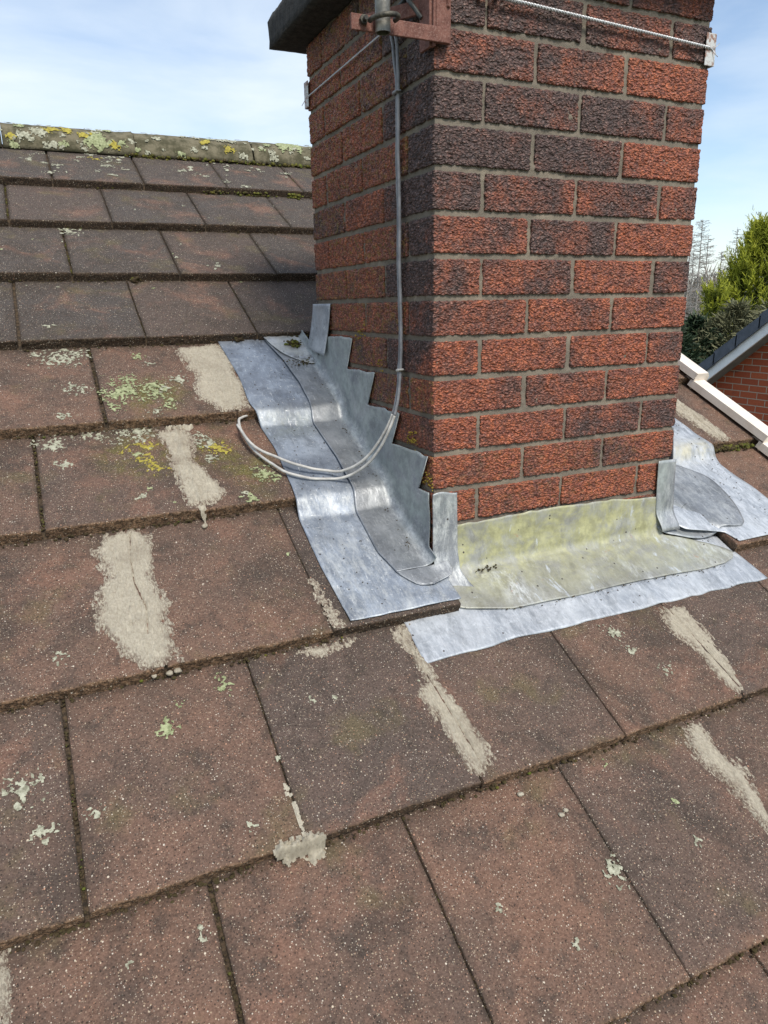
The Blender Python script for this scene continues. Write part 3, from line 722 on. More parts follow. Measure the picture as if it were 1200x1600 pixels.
tag(o, 'yellowish green stained lead apron folded up against the front of the chimney', 'lead flashing')

# right hand sheet
s = np.concatenate([np.linspace(-.1, .85, 200)])
xl = interp([(-.1, .815), (-.06, .80), (-.03, .70), (0, .672), (1, .672)], s)
xr = smooth_interp([(-.1, 1.055), (.023, 1.049), (.107, 1.038), (.185, 1.026), (.215, 1.036), (.245, 1.036), (.27, 1.028), (.375, 1.013), (.85, 1.0)], s, .008)
u = np.linspace(0, 1, 36); U, Sg = np.meshgrid(u, s, indexing='ij'); X = xl+(xr-xl)*U
H = drape(Sg, .004, .075)+fbm(R3(X, Sg, 0), .10, 2, 161)*.002+.0012*np.sin(Sg*45+X*10)
c2 = np.zeros(X.shape+(3,)); c2[..., 1] = .85; c2[..., 0] = .7*np.exp(-((Sg-.24)/.03)**2)
o = solid(mesh('lead_soaker', R3(X, Sg, H).reshape(-1, 3), gridF(36, len(s)), LEAD_W, None, True, None, c2.reshape(-1, 3)))
tag(o, 'brightest whitish lead sheet on the tiles right of the chimney', 'lead flashing')

# right hand corner piece
b = MB()
def hr(x, s_):
    base = np.where(s_ < -.0, 0, 0)+.012
    up = sstep(.765, .83, x)
    h = base*(1-up)+(drape(np.maximum(s_, -.108), .009))*up
    h = np.maximum(h, base)
    wallh = .055*np.exp(-np.maximum(x-.668, 0)/.016)*sstep(-.02, .06, s_)
    roll = .010*np.exp(-((x-.775+.25*s_)/.03)**2)*sstep(-.07, -.02, s_)
    return h+wallh+roll
def cr_(x, s_):
    a = np.exp(-((x-.70)/.05)**2)
    return np.stack([.35*a, .3+.3*np.exp(-((x-.86)/.04)**2), .35*np.exp(-((x-.76)/.03)**2-((s_-.0)/.03)**2)], -1)
P, F, c_ = fan('x', [(.628, -.004), (.648, -.022), (.669, -.032), (.70, -.047), (.732, -.056), (.765, -.057), (.79, -.052), (.808, -.046), (.83, -.050), (.858, -.055), (.880, -.048), (.894, -.028), (.912, .01), (.924, .05), (.930, .10), (.925, .14), (.895, .178), (.85, .22), (.78, .27), (.70, .29), (.678, .27), (.674, .20), (.672, .10), (.668, .03), (.645, .004)], hr, None, None, cr_, 18, 6)
b.add(P, F, c_)
u = np.linspace(0, 1, 12); v = np.linspace(0, 1, 22); U, Vv = np.meshgrid(u, v, indexing='ij')
Xq = .617+.011*Vv**2+(.672-.617)*U; Zq = -.773+(-.175)*Vv; Yq = -.0085-.022*sstep(.72, 1, Vv)
P = np.stack([Xq, Yq+.002*np.sin(U*4), Zq], -1); c2 = np.zeros(U.shape+(3,)); c2[..., 0] = .85*sstep(.85, .2, U*.8+Vv*.3); c2[..., 1] = .7
b.add(P, gridF(12, 22, 0, True), c2.reshape(-1, 3))
yy = np.linspace(-.009, .45, 60); v = np.linspace(0, 1, 10); Y, Vv = np.meshgrid(yy, v, indexing='ij')
zr = Z0+Y*math.tan(PITCH)+.02; st = np.ceil((Y+.001)/.134)*BC+(-.775); 
P = np.stack([.672+.0*Y, Y, zr+(st-zr)*Vv], -1); c2 = np.zeros(Y.shape+(3,)); c2[..., 1] = .7
b.add(P, gridF(60, 10, 0, False), c2.reshape(-1, 3))
o = solid(b.build('corner_flashing', LEAD_D, None, True))
tag(o, 'grey lead corner piece with rounded lobe wrapped round the right front corner of the chimney', 'lead flashing')

# ================================================================== mortar smears on the tiles
def inside(px, py, poly):
    c = np.zeros(px.shape, bool); n = len(poly)
    for i in range(n):
        (x0, y0), (x1, y1) = poly[i], poly[i-1]
        t = ((y0 > py) != (y1 > py)) & (px < (x1-x0)*(py-y0)/(y1-y0+1e-15)+x0); c ^= t
    return c
def pdist(px, py, poly):
    d = np.full(px.shape, 9.); n = len(poly)
    for i in range(n):
        a = np.array(poly[i]); b_ = np.array(poly[i-1]); ab = b_-a; L2 = ab@ab+1e-15
        t = np.clip(((px-a[0])*ab[0]+(py-a[1])*ab[1])/L2, 0, 1)
        d = np.minimum(d, np.hypot(px-a[0]-t*ab[0], py-a[1]-t*ab[1]))
    return np.where(inside(px, py, poly), d, -d)
def smear(poly, thick=.004, res=.0028, rag=.012, groove=None, seed=0, base=None, edge=.014, ragscale=.03, streak=True, ridge=None, grow=.005):
    P = np.array(poly); m = .02
    xs = np.arange(P[:, 0].min()-m, P[:, 0].max()+m, res); ss = np.arange(P[:, 1].min()-m, P[:, 1].max()+m, res)
    X, S = np.meshgrid(xs, ss, indexing='ij')
    Q = np.stack([X, S, 0*X], -1); sc_ = (ragscale, ragscale*1.8, 1) 
    d = pdist(X, S, poly)+grow*.5+rag*fbm(Q, sc_, 4, 200+seed)
    d = d-.017*np.clip(vn(Q, (.0050, .011, 1), 260+seed)+.7*vn(Q, .0034, 261+seed), 0, 1)*sstep(.030, .002, d)-.004*np.clip(vn(Q, (.004, .03, 1), 262+seed), 0, 1)
    h = thick*sstep(0, edge, d)**.7+thick*.85*fbm(Q, (.005, .018, 1) if streak else .012, 3, 230+seed)*sstep(-.001, .008, d)
    h = h+thick*.3*vn(Q, .04, 240+seed)*sstep(0, .02, d)
    if ridge:
        g = np.full(X.shape, 9.)
        for i in range(len(ridge)-1):
            a = np.array(ridge[i]); b_ = np.array(ridge[i+1]); ab = b_-a; t = np.clip(((X-a[0])*ab[0]+(S-a[1])*ab[1])/(ab@ab), 0, 1); g = np.minimum(g, np.hypot(X-a[0]-t*ab[0], S-a[1]-t*ab[1]))
        h = h+.004*np.exp(-(g/.005)**2)
    if groove:
        g = np.full(X.shape, 9.)
        for i in range(len(groove)-1):
            a = np.array(groove[i]); b_ = np.array(groove[i+1]); ab = b_-a; t = np.clip(((X-a[0])*ab[0]+(S-a[1])*ab[1])/(ab@ab), 0, 1); g = np.minimum(g, np.hypot(X-a[0]-t*ab[0], S-a[1]-t*ab[1]))
        h = h-thick*1.3*np.exp(-((g+.0008*fbm(Q, .008, 2, 7))/.0016)**2)
    h = h-thick*.16
    if base is None:
        kk = int(np.clip(np.searchsorted(SK, np.median(P[:, 1]), side='right')-1, 0, 11))
        S = np.clip(S, SK[kk]+.0020, SK[kk+1]-.0008); base = saw(S)
    else: base = base(X, S)
    keep = h > -.0003
    kv = keep[:-1, :-1] | keep[1:, :-1] | keep[:-1, 1:] | keep[1:, 1:]
    V = R3(X, S, base+np.maximum(h, -.0012)).reshape(-1, 3)
    F = np.array(gridF(len(xs), len(ss)))[kv.ravel()]
    us = np.unique(F); mp_ = -np.ones(len(V), int); mp_[us] = np.arange(len(us))
    smear.col = np.stack([(.25+.75*sstep(.024, .002, d)).ravel()[us]]*3, -1)
    return V[us], mp_[F].tolist()
MS = dict(
 big=([(-.634, .246), (-.583, .251), (-.544, .226), (-.558, .107), (-.545, .044), (-.552, -.033), (-.556, -.104), (-.574, -.107), (-.626, -.107), (-.652, -.074), (-.679, .007), (-.674, .093), (-.650, .127), (-.668, .206)], .0042, [(-.588, .235), (-.597, .17), (-.60, .1), (-.589, .03), (-.596, -.03)], 'wide rectangular cement smear with a thin crack down it, left tile below the lichened ones'),
 two=([(-.5, .568), (-.432, .572), (-.397, .526), (-.411, .424), (-.394, .372), (-.37, .31), (-.397, .268), (-.434, .256), (-.479, .262), (-.477, .341), (-.48, .436), (-.487, .514)], .004, None, 'cement smear over a tile joint between the yellow and green lichen patches'),
 three=([(-.374, .908), (-.259, .925), (-.237, .836), (-.237, .668), (-.252, .593), (-.326, .580), (-.363, .653), (-.356, .763), (-.363, .848)], .0035, None, 'grey cement smear touching the top left edge of the bright lead sheet'),
 four=([(-.385, -.116), (-.323, -.1115), (-.26, -.1115), (-.222, -.118), (-.238, -.142), (-.304, -.148), (-.348, -.132)], .003, None, 'small flat cement smear under the tile edge, just left of the lead sheet bottom'),
 five=([(-.152, -.112), (-.108, -.115), (-.113, -.209), (-.100, -.287), (-.088, -.354), (-.085, -.406), (-.098, -.438), (-.13, -.458), (-.151, -.45), (-.147, -.392), (-.158, -.323), (-.168, -.272), (-.146, -.241), (-.148, -.194), (-.164, -.141)], .0042, [(-.136, -.13), (-.131, -.2), (-.124, -.30), (-.118, -.42)], 'long narrow cement strip running down from the left corner of the pale lead strip'),
 seven=([(.468, -.214), (.535, -.217), (.539, -.274), (.527, -.336), (.51, -.41), (.502, -.452), (.472, -.454), (.454, -.411), (.461, -.327), (.442, -.276)], .0038, [(.485, -.22), (.487, -.33), (.487, -.44)], 'cement strip on the tile joint below the right end of the pale lead strip'),
 eight=([(.318, -.468), (.362, -.468), (.367, -.52), (.381, -.574), (.374, -.644), (.35, -.71), (.325, -.70), (.322, -.655), (.315, -.577), (.302, -.518)], .0042, None, 'ribbed cement strip at the right edge, one tile course below the other strip'),
 nine=([(-.276, .03), (-.263, .03), (-.258, -.031), (-.248, -.075), (-.250, -.104), (-.270, -.104), (-.277, -.051)], .0025, None, 'thin cement line in the tile joint beside the lower left edge of the lead sheet'),
 ten=([(-.875, -.463), (-.842, -.464), (-.838, -.498), (-.846, -.58), (-.87, -.62)], .0035, None, 'cement smear cut off by the left border near the bottom'),
 eleven=([(1.114, .56), (1.125, .457), (1.131, .353), (1.140, .262), (1.098, .256), (1.062, .262), (1.055, .337), (1.048, .42), (1.05, .56)], .004, [(1.096, .5), (1.097, .27)], 'rough cement strip on the tile right of the chimney, next to the cream verge'),
)
for i, (k, (poly, th, gr, lab)) in enumerate(MS.items()):
    V, F = smear(poly, th, .0021, .017 if k not in ('nine',) else .005, gr, i*3, ridge=[(-.437, .56), (-.437, .27)] if k == 'two' else None)
    o = mesh('mortar_patch', V, F, PATCH, None, True, None, smear.col); tag(o, lab, 'mortar patch', 'cement smears on the tiles')
# drip and crumbs
def crumb(c, r, seed, lab):
    b = MB(); lump(b, c, r, seed); o = b.build('mortar_crumb', PATCH, None, True); tag(o, lab, 'mortar crumb', 'loose crumbs of cement')
def lump(b, c, r, seed, col=None, squash=.7, sub=2, rough=.45):
    bm = bmesh.new(); bmesh.ops.create_icosphere(bm, subdivisions=sub, radius=1)
    V = np.array([v.co[:] for v in bm.verts]); F = [[v.index for v in f.verts] for f in bm.faces]; bm.free()
    V = V*(1+rough*fbm(V+seed*7.1, .7, 2, seed)[:, None]); V[:, 2] *= squash
    b.add(V*r+np.array(c), F, col)
b = MB(); V, F = smear([(-.446, -.362), (-.434, -.370), (-.428, -.424), (-.424, -.459), (-.444, -.459), (-.446, -.405)], .003, .0016, .004, None, 77, grow=.0)
b.add(V, F)
o = b.build('mortar_patch', PATCH, None, True); tag(o, 'thin broken white line of cement in a tile joint, just above the crumbly lump', 'mortar patch', 'cement smears on the tiles'); b = MB()
V, F = smear([(-.486, -.462), (-.470, -.449), (-.452, -.446), (-.428, -.450), (-.414, -.464), (-.416, -.478), (-.433, -.492), (-.440, -.484), (-.456, -.482), (-.474, -.478)], .011, .0021, .016, None, 78, base=lambda x, s_: np.maximum(saw(s_), T*sstep(-.476, -.462, s_))+.007*np.clip(vn(np.stack([x, s_, 0*x], -1), .009, 612), 0, 1)+.004*np.clip(vn(np.stack([x, s_, 0*x], -1), .0045, 613), 0, 1), edge=.010, grow=-.001)
b.add(V, F)
o = b.build('mortar_patch', PATCH, None, True); tag(o, 'crumbly lump of cement hanging over a tile edge, lower middle', 'mortar patch', 'cement smears on the tiles')
V, F = smear([(-.441, .262), (-.433, .262), (-.434, .248), (-.437, .236), (-.441, .248)], .004, .0016, .003, None, 79, base=lambda x, s_: np.maximum(saw(s_), T*sstep(.238, .2535, s_)), edge=.004)
b = MB(); b.add(V, F)
o = b.build('mortar_patch', PATCH, None, True); tag(o, 'small cement dribble over the tile edge below the smear between the lichen', 'mortar patch', 'cement smears on the tiles')
crumb(R3(-.440, .226, .004+float(saw(.226))), .0065, 3, 'single cement crumb just below the dribble under the lichen side smear')
V, F = smear([(-.465, .570), (-.455, .552), (-.43, .556), (-.408, .550), (-.395, .564), (-.41, .570)], .010, .002, .008, None, 80, edge=.008)
b = MB(); b.add(V, F); o = b.build('mortar_patch', PATCH, None, True); tag(o, 'curled raised lip of cement at the top of the smear between the lichen', 'mortar patch', 'cement smears on the tiles')
for i, (x, s_, r) in enumerate([(-.575, -.114, .006), (-.560, -.112, .007), (-.60, -.113, .005)]): crumb(R3(x, s_, float(saw(s_))+.012), r, i+60, ('middle', 'rightmost', 'leftmost')[i]+' of three bits of cement clinging to the tile edge below the widest smear')
crumb(R3(-.067, -.491, float(saw(-.491))+.002), .0055, 71, 'small pale crumb lying just below the tile edge, lower middle')
for i, (x, s_, r) in enumerate([(-.018, -.545, .005), (-.006, -.541, .0045)]): crumb(R3(x, s_, float(saw(s_))+.002), r, i+74, ('left', 'right')[i]+' one of two grey crumbs lying side by side on the lower middle tile')

# ------------------------------------------------------------------ lichen, moss, grit
LG = m_flat('grey_lichen', (.19, .185, .13), (.42, .42, .32), 120, .95, bump=.0015, bscale=420)
LN = m_flat('green_lichen', (.17, .19, .09), (.36, .39, .22), 120, .95, bump=.0015, bscale=420)
LY = m_flat('yellow_lichen', (.22, .18, .03), (.40, .34, .06), 120, .95, bump=.0015, bscale=420)
MOSS = m_tone('moss', ((.060, .040, .022), (.10, .13, .02), (.20, .17, .03)), .95, 200, .002)
def lichen(b, x, s_, r, seed, thick=.0012, dens=.45, base=None):
    n = 14
    poly = [(x+r*math.cos(a)*(1+.25*math.sin(3*a+seed)), s_+1.0*r*math.sin(a)*(1+.25*math.cos(2*a+seed))) for a in np.linspace(0, 2*math.pi, n, endpoint=False)]
    P = np.array(poly); res = .0018 if s_ < 1 else .004
    xs = np.arange(P[:, 0].min()-.01, P[:, 0].max()+.01, res); ss = np.arange(P[:, 1].min()-.01, P[:, 1].max()+.01, res)
    if len(xs) < 3 or len(ss) < 3: return
    X, S = np.meshgrid(xs, ss, indexing='ij'); Q = np.stack([X, S, 0*X+seed], -1)
    d = pdist(X, S, poly)/r; pw = 1.6 if (s_ < .2) else .9
    f = d*(1.+pw*.3)+pw*fbm(Q, .0030, 2, 350+seed)-pw*.12+1.0*fbm(Q, min(.02, r*.6), 3, 300+seed)+1.5*fbm(Q, .0050, 2, 330+seed)-dens-.1
    keep = f > 0; kv = (keep[:-1, :-1].astype(int)+keep[1:, :-1]+keep[:-1, 1:]+keep[1:, 1:]) >= 3
    if not kv.any(): return
    k = np.clip(np.searchsorted(SK, s_, side='right')-1, 0, 11)
    sa = np.clip(S, SK[k]+.0035, SK[k+1]-.001)
    V = R3(X, sa, saw(sa)+.0008+np.clip(f, 0, .4)*thick*2+thick*.4*fbm(Q, .004, 2, 9)).reshape(-1, 3)
    F = np.array(gridF(len(xs), len(ss)))[kv.ravel()]; us = np.unique(F); mp_ = -np.ones(len(V), int); mp_[us] = np.arange(len(us))
    b.add(V[us], mp_[F].tolist())
g, n_, y_ = MB(), MB(), MB()
for i, (x, s_, r, t) in enumerate([(-.661, .876, .052, 'g'), (-.644, .724, .03, 'g'), (-.675, .61, .014, 'g'), (-.521, .718, .05, 'n'), (-.455, .701, .034, 'n'), (-.545, .69, .03, 'n'), (-.475, .869, .016, 'n'), (-.455, .83, .012, 'g'),
     (-.562, .63, .017, 'n'), (-.435, .702, .015, 'g'), (-.392, .744, .022, 'g'), (-.44, .63, .022, 'n'), (-.704, .537, .031, 'g'), (-.69, .457, .018, 'g'), (-.628, .563, .022, 'g'), (-.555, .563, .040, 'g'), (-.52, .555, .03, 'g'),
     (-.562, .488, .014, 'y'), (-.527, .445, .020, 'y'), (-.515, .50, .018, 'y'), (-.54, .47, .013, 'n'), (-.505, .41, .018, 'y'), (-.375, .49, .022, 'g'), (-.385, .515, .02, 'g'), (-.362, .468, .022, 'y'), (-.345, .455, .018, 'y'), (-.378, .43, .015, 'g'),
     (-.272, .344, .026, 'n'), (-.285, .355, .018, 'n'), (-.334, .271, .015, 'n'), (-.34, .29, .008, 'g'), (-.55, .32, .012, 'g'), (-.53, .345, .01, 'n'), (-.49, .29, .01, 'n'), (-.489, -.153, .015, 'n'), (-.597, -.21, .016, 'n'), (-.508, -.412, .009, 'g'),
     (-.807, -.259, .028, 'g'), (-.791, -.335, .015, 'g'), (-.72, -.324, .012, 'g'), (-.605, -.528, .010, 'g'), (.014, -.651, .020, 'g'), (-.74, -.042, .012, 'g'), (-.161, 1.336, .028, 'g'),
     (-.679, 1.0, .016, 'g'), (-.568, 1.606, .035, 'g'), (-.516, .43, .015, 'y'), (-.60, 1.52, .012, 'g'), (-.47, .60, .012, 'g'), (.16, .3-.53, .0, 'g'), (.32, -.30, .012, 'g'), (.36, -.36, .016, 'g'), (.31, -.25, .02, 'g'), (-.355, -.23, .008, 'g'), (-.31, -.235, .008, 'g'), (.19, -.66, .01, 'g')]):
    if r > 0: lichen({'g': g, 'n': n_, 'y': y_}[t], x, s_, r*1.15, i, dens=.30)
for i in range(60):     # speckle below the ridge
    x = rng.uniform(-.9, .35); s_ = 2.27-abs(rng.normal(0, .11)); lichen(g if rng.random() < .85 else y_, x, max(s_, 1.97), rng.uniform(.010, .028), 100+i, .0015, .3)
for i in range(90):     # thin scatter of tiny growths
    x = rng.uniform(-.85, 1.1); s_ = rng.uniform(-.9, 1.9)
    if -.26 < x < 1.05 and -.22 < s_ < 1: continue
    lichen(g if rng.random() < .6 else n_, x, s_, rng.uniform(.004, .009), 200+i, .001, .2)
# on the ridge tiles
def ridge_lichen(b, x, a, rx, seed):
    n = 44; u = np.linspace(-1, 1, n); U, Vv = np.meshgrid(u, u, indexing='ij')
    X = x+U*rx; A = a+Vv*rx/RR*.8; Q = np.stack([X, A*RR, 0*X+seed], -1)
    f = 1-np.hypot(U, Vv)+.8*fbm(Q, rx*.5, 3, 400+seed)+.9*fbm(Q, .006, 2, 430)-.25; keep = f > 0
    kv = (keep[:-1, :-1].astype(int)+keep[1:, :-1]+keep[:-1, 1:]+keep[1:, 1:]) >= 3
    if not kv.any(): return
    r = RR+.0030+np.clip(f, 0, .5)*.002
    P = np.stack([X, cy+r*np.cos(A), cz+r*.98*np.sin(A)], -1).reshape(-1, 3)
    F = np.array(gridF(n, n))[kv.ravel()]; us = np.unique(F); mp_ = -np.ones(len(P), int); mp_[us] = np.arange(len(us)); b.add(P[us], mp_[F].tolist())
for i in range(110):
    x = rng.uniform(-.95, .5); a = rad(rng.uniform(95, 172)); t = rng.random()*.93; t = t*.92; rx = rng.uniform(.006, .022)
    if x > -.3 and t < .3: continue
    ridge_lichen(g if t < .72 else (n_ if t < .86 else y_), x, a, rx, i)
for x, a, rx, bb_ in ((-.565, 130, .035, y_), (-.505, 128, .03, y_), (-.44, 138, .030, y_), (-.40, 150, .06, n_), (-.34, 160, .025, y_), (-.66, 150, .03, g), (-.60, 140, .035, g), (.38, 120, .07, n_), (.12, 150, .03, y_), (.02, 135, .025, y_), (-.70, 155, .025, y_)): ridge_lichen(bb_, x, rad(a), rx, 5)
tag(g.build('grey_lichen', LG, None, True), 'grey white crusty lichen spots spread over tiles and ridge', 'lichen', kind='stuff')
tag(n_.build('green_lichen', LN, None, True), 'pale green lichen rosettes on the tiles', 'lichen', kind='stuff')
tag(y_.build('yellow_lichen', LY, None, True), 'bright yellow lichen on ridge and tiles beside the cement', 'lichen', kind='stuff')
# moss and grit in the laps
b = MB()
def clump(x, s_, h, r, green, n=1):
    c = (rng.uniform(0, 1)*(1 if green else .15), .5*rng.random() if green else 0, 0)
    lump(b, R3(x, s_, h), r, int(rng.integers(0, 9999)), c, .7, 1, .6)
for k in range(-1, 9):
    near = k <= 4
    for i in range(420 if near else 160):
        x = rng.uniform(-.95, 1.22) if k > 0 else rng.uniform(-.9, .9)
        if k in (2, 3, 4) and -.25 < x < 1.04: continue
        if k == 2 and -.25 < x < 1.0: continue
        dens = .5+.5*math.sin(x*9+k*2.1)+.4*math.sin(x*31+k)
        if rng.random() > .35+.5*dens: continue
        clump(x, S_[k]-abs(rng.normal(0, .004))-.001, rng.uniform(-.001, .006), rng.uniform(.0015, .0045), rng.random() < (.015 if k < 7 else .15))
for k, x, w_, n, gr in ((8, .30, .03, 60, 1), (8, .12, .08, 60, .6), (8, -.02, .05, 30, .5), (5, -.03, .06, 50, .6), (5, -.19, .012, 30, .0), (3, 1.12, .05, 160, .5), (3, 1.19, .03, 80, .7), (6, -.42, .01, 20, .1), (3, 1.07, .04, 120, .05), (1, -.5, .2, 60, .0)):
    for i in range(n): clump(rng.normal(x, w_*.5), S_[k]-abs(rng.normal(0, .007)), rng.uniform(0, .014), rng.uniform(.003, .008) if k > 2 else rng.uniform(.0012, .003), rng.random() < gr)
for i in range(150): clump(rng.uniform(-.3, .5), 2.28-abs(rng.normal(0, .006)), rng.uniform(0, .012), rng.uniform(.004, .011), rng.random() < .7)
for k, n, g_ in ((1, -2, .0), (1, -3, .15), (0, -2, .05), (0, -1, .03), (3, -3, .3), (4, -2, .1), (5, -2, .1), (5, -1, .1), (7, -3, .5), (6, -2, .2), (2, -1, .05), (8, 0, .2), (8, 1, .6)):
    x0 = OFF[k]+n*TW
    for i in range(130):
        s_ = rng.uniform(S_[k]+.003, S_[k+1]-.002)
        if rng.random() > .55+.45*math.sin(s_*60+k): continue
        clump(x0+rng.normal(0, .0016), s_, float(saw(s_))-.005, rng.uniform(.0014, .0030), rng.random() < g_)
# tuft on the pale corner lead, debris along the creases
for i in range(70): clump(rng.normal(-.045, .010), rng.normal(.872, .008), float(drape(.87))+.012+abs(rng.normal(0, .004)), rng.uniform(.002, .006), rng.random() < .5)
for i in range(70): clump(rng.normal(-.05, .03), rng.normal(.775, .010), float(drape(.775))+.010, rng.uniform(.001, .003), rng.random() < .15)
for i in range(80): s_ = rng.uniform(.05, .75); clump(rng.normal(-.034, .006), s_, float(drape(s_, .0085, .05))+.002, rng.uniform(.0008, .0022), 0)
for i in range(26): clump(rng.normal(.12, .014), rng.normal(-.022, .004), .012, rng.uniform(.001, .003), 0)
for i in range(60): x = rng.uniform(-.0, .75); clump(x, float(apr_low(x))-abs(rng.normal(0, .004)), .010, rng.uniform(.0008, .0022), 0)
for i in range(60): s_ = rng.uniform(-.08, .5); clump(rng.uniform(.93, 1.02), s_, float(drape(s_, .0055, .045)), rng.uniform(.0008, .0022), 0)
for i in range(90): s_ = rng.uniform(-.09, .9); clump(rng.uniform(-.23, -.1), s_, float(drape(s_, .0055, .045)), rng.uniform(.0006, .0016), 0)
o = b.build('moss', MOSS, None, False); tag(o, 'moss and dirt crumbs gathered in the tile laps and lead creases', 'moss', kind='stuff')
# algae smudges on the chimney corner above the flashing
b = MB()
for (x, y, z, n) in ((-.003, .095, -.675, 46), (-.003, .022, -.753, 34), (-.003, .36, -.46, 22), (-.003, .25, -.53, 12)):
    for i in range(n): 
        c = (rng.uniform(.6, 1), rng.uniform(.5, 1), 0); lump(b, (x-.001*rng.random(), max(y+rng.normal(0, .014), -.002) if x < 0 else y, z+rng.normal(0, .010)) if x < 0 else (x+rng.normal(0, .02), y, z+rng.normal(0, .003)), rng.uniform(.0010, .0026), i, c, 1., 1, .5)
YM = m_tone('golden_moss', ((.10, .08, .02), (.24, .18, .03), (.30, .21, .03)), .95, 200, .001)
o = b.build('golden_moss', YM, None, False); tag(o, 'golden moss specks on the bricks above the stepped lead', 'moss', kind='stuff')

# ================================================================== aerial bracket, mast, cables, lashing wire
br = thing('aerial_bracket', 'rusty flat steel bracket clasping the top left corner of the chimney', 'bracket', (0, 0, .05))
BM = Matrix.Translation(Vector((0, 0, -.05)))
def part(b, name, mat, smooth=False, bevel=0, p=None):
    o = b.build(name, mat, br if p is None else p, smooth, bevel)
    if p is None: o.matrix_parent_inverse = BM
    return o
b = MB(); b.box((-.003, -.0135, .042), (.0265, -.0075, .240)); part(b, 'upright', RUST, bevel=.001)
b = MB(); b.box((-.0135, -.0075, .036), (-.0075, .030, .240)); b.box((-.0085, -.0135, .0365), (-.0035, -.002, .239)); part(b, 'upright', RUST, bevel=.001)
b = MB(); b.box((-.166, -.0195, .0415), (.022, -.014, .0655)); part(b, 'arm', RUST, bevel=.0012)
b = MB()
M = Matrix.Translation(Vector((0.022, -.017, .100))) @ Matrix.Rotation(rad(-58), 4, 'Z')
b.box((-.20, -.003, -.002), (0.0, .003, .022), M=M); part(b, 'arm', RUST, bevel=.0012)
b = MB(); b.tube([(-.098+.0235*math.cos(t)-.0165, -.016+-.0205-.0235*math.sin(t)*1.05+.0, .0565+.003*math.cos(t)) for t in np.linspace(-.25, math.pi+.25, 22)], .0042, 10)
part(b, 'u_bolt', DARKST, True)
b = MB(); b.tube([(-.145, -.026, .0565), (-.145, -.0165, .0565)], .0075, 6); b.tube([(-.145, -.034, .0565), (-.145, -.010, .0565)], .0038, 8); part(b, 'nut', DARKST)
b = MB(); px_, py_ = -.1150, -.0330
b.tube([(px_, py_, .0375), (px_, py_, .62)], .0128, 28, caps=False); b.tube([(px_, py_, .62), (px_, py_, .0375)], .0108, 28, caps=False)
n = 28; V = [(px_+r*math.cos(2*math.pi*k/n), py_+r*math.sin(2*math.pi*k/n), .0375) for r in (.0128, .0108) for k in range(n)]
b.add(V, [(k, (k+1) % n, n+(k+1) % n, n+k) for k in range(n)])
o = b.build('aerial_mast', GALV, None, True); tag(o, 'lower end of a dull grey metal tube held upright by the bracket', 'aerial mast')
# cables
def cable(name, pts, r, mat, label, n=10, mat2=None, split=0):
    P = spline(pts, 9); b = MB()
    P = P+np.stack([vn(P, .035, 500+i) for i in range(3)], -1)*.0012+np.stack([vn(P, .012, 510+i) for i in range(3)], -1)*.0004
    if mat2 is None: b.tube(P, r, n)
    else:
        k = split*9; b.tube(P[:k+1], r, n, mi=0); b.tube(P[k:], r, n, mi=1)
    o = b.build(name, [mat, mat2] if mat2 else mat, None, True); return tag(o, label, 'cable')
def Rp(x, s_, h): return tuple(float(v) for v in R3(x, s_, h))
cA = [(-.03, .20, .25), (-.022, .170, .16), (-.012, .148, .095), (-.0095, .142, .05), (-.0085, .134, .0), (-.0095, .1335, -.1), (-.0085, .1345, -.2), (-.0095, .134, -.3), (-.0085, .1345, -.42), (-.0085, .1345, -.50), (-.0125, .1325, -.542), (-.018, .1305, -.586), (-.028, .133, -.627), (-.042, .145, -.666),
      (-.058, .167, -.7035), (-.078, .1913, -.7355), (-.100, .2195, -.7565), (-.131, .247, -.765), (-.204, .276, -.7465), (-.263, .328, -.722), (-.289, .366, -.700), (-.299, .428, -.668)]
cB = [(-.035, .175, .25), (-.027, .150, .16), (-.0125, .130, .095), (-.0105, .126, .05), (-.0095, .1255, .0), (-.0105, .1255, -.1), (-.0095, .1262, -.2), (-.0105, .1255, -.3), (-.0095, .1262, -.42), (-.0095, .1265, -.50), (-.0135, .1235, -.542), (-.019, .1205, -.586), (-.029, .122, -.628), (-.043, .132, -.671),
      (-.057, .156, -.713), (-.076, .182, -.7458), (-.100, .2089, -.7685), (-.137, .232, -.779), (-.222, .262, -.7650), (-.273, .340, -.7290), (-.291, .405, -.693), (-.287, .467, -.6655), (-.272, .490, -.659), (-.258, .496, -.657)]
cable('coax_cable', cA, .0033, CABLE, 'grey cable down the left chimney face, the one whose cut end rests on the tile', mat2=CABLE_P, split=12)
cable('coax_cable', cB, .0033, CABLE, 'grey cable down the left chimney face, the outer one that tucks under the tile edge', mat2=CABLE_P, split=12)
cable('coax_cable', [(-.02, .10, .30), (-.022, .075, .17), (-.030, .045, .125), (-.020, .028, .10), (-.014, .020, .088)], .004, CABLE_K, 'short black cable end curling down behind the bracket')
cable('coax_cable', [(-.010, .150, .108), (-.022, .135, .112), (-.028, .112, .120), (-.026, .085, .125), (-.018, .055, .15), (-.014, .035, .26)], .004, CABLE_K, 'black cable looping up behind the bracket arm')
for z, lab in ((-.003, 'upper small grey clip holding the two cables to the chimney side'), (-.533, 'lower small grey clip holding the two cables where they leave the chimney')):
    t = thing('cable_clip', lab, 'cable clip', (-.008, .130, z), 'clips on the cables')
    b = MB(); P = [(-.0015-.0065*math.sin(a), -.0092*math.cos(a), .001*math.cos(a)) for a in np.linspace(-.3, math.pi+.3, 18)]
    b.tube(P, .0032, 8); b.build('strap', CABLE_P if z < -.1 else CABLE, t, True)
    b = MB(); b.tube([(-.010, -.012, -.001), (.004, -.011, 0)], .0019, 8); b.build('nail', DARKST, t, True)
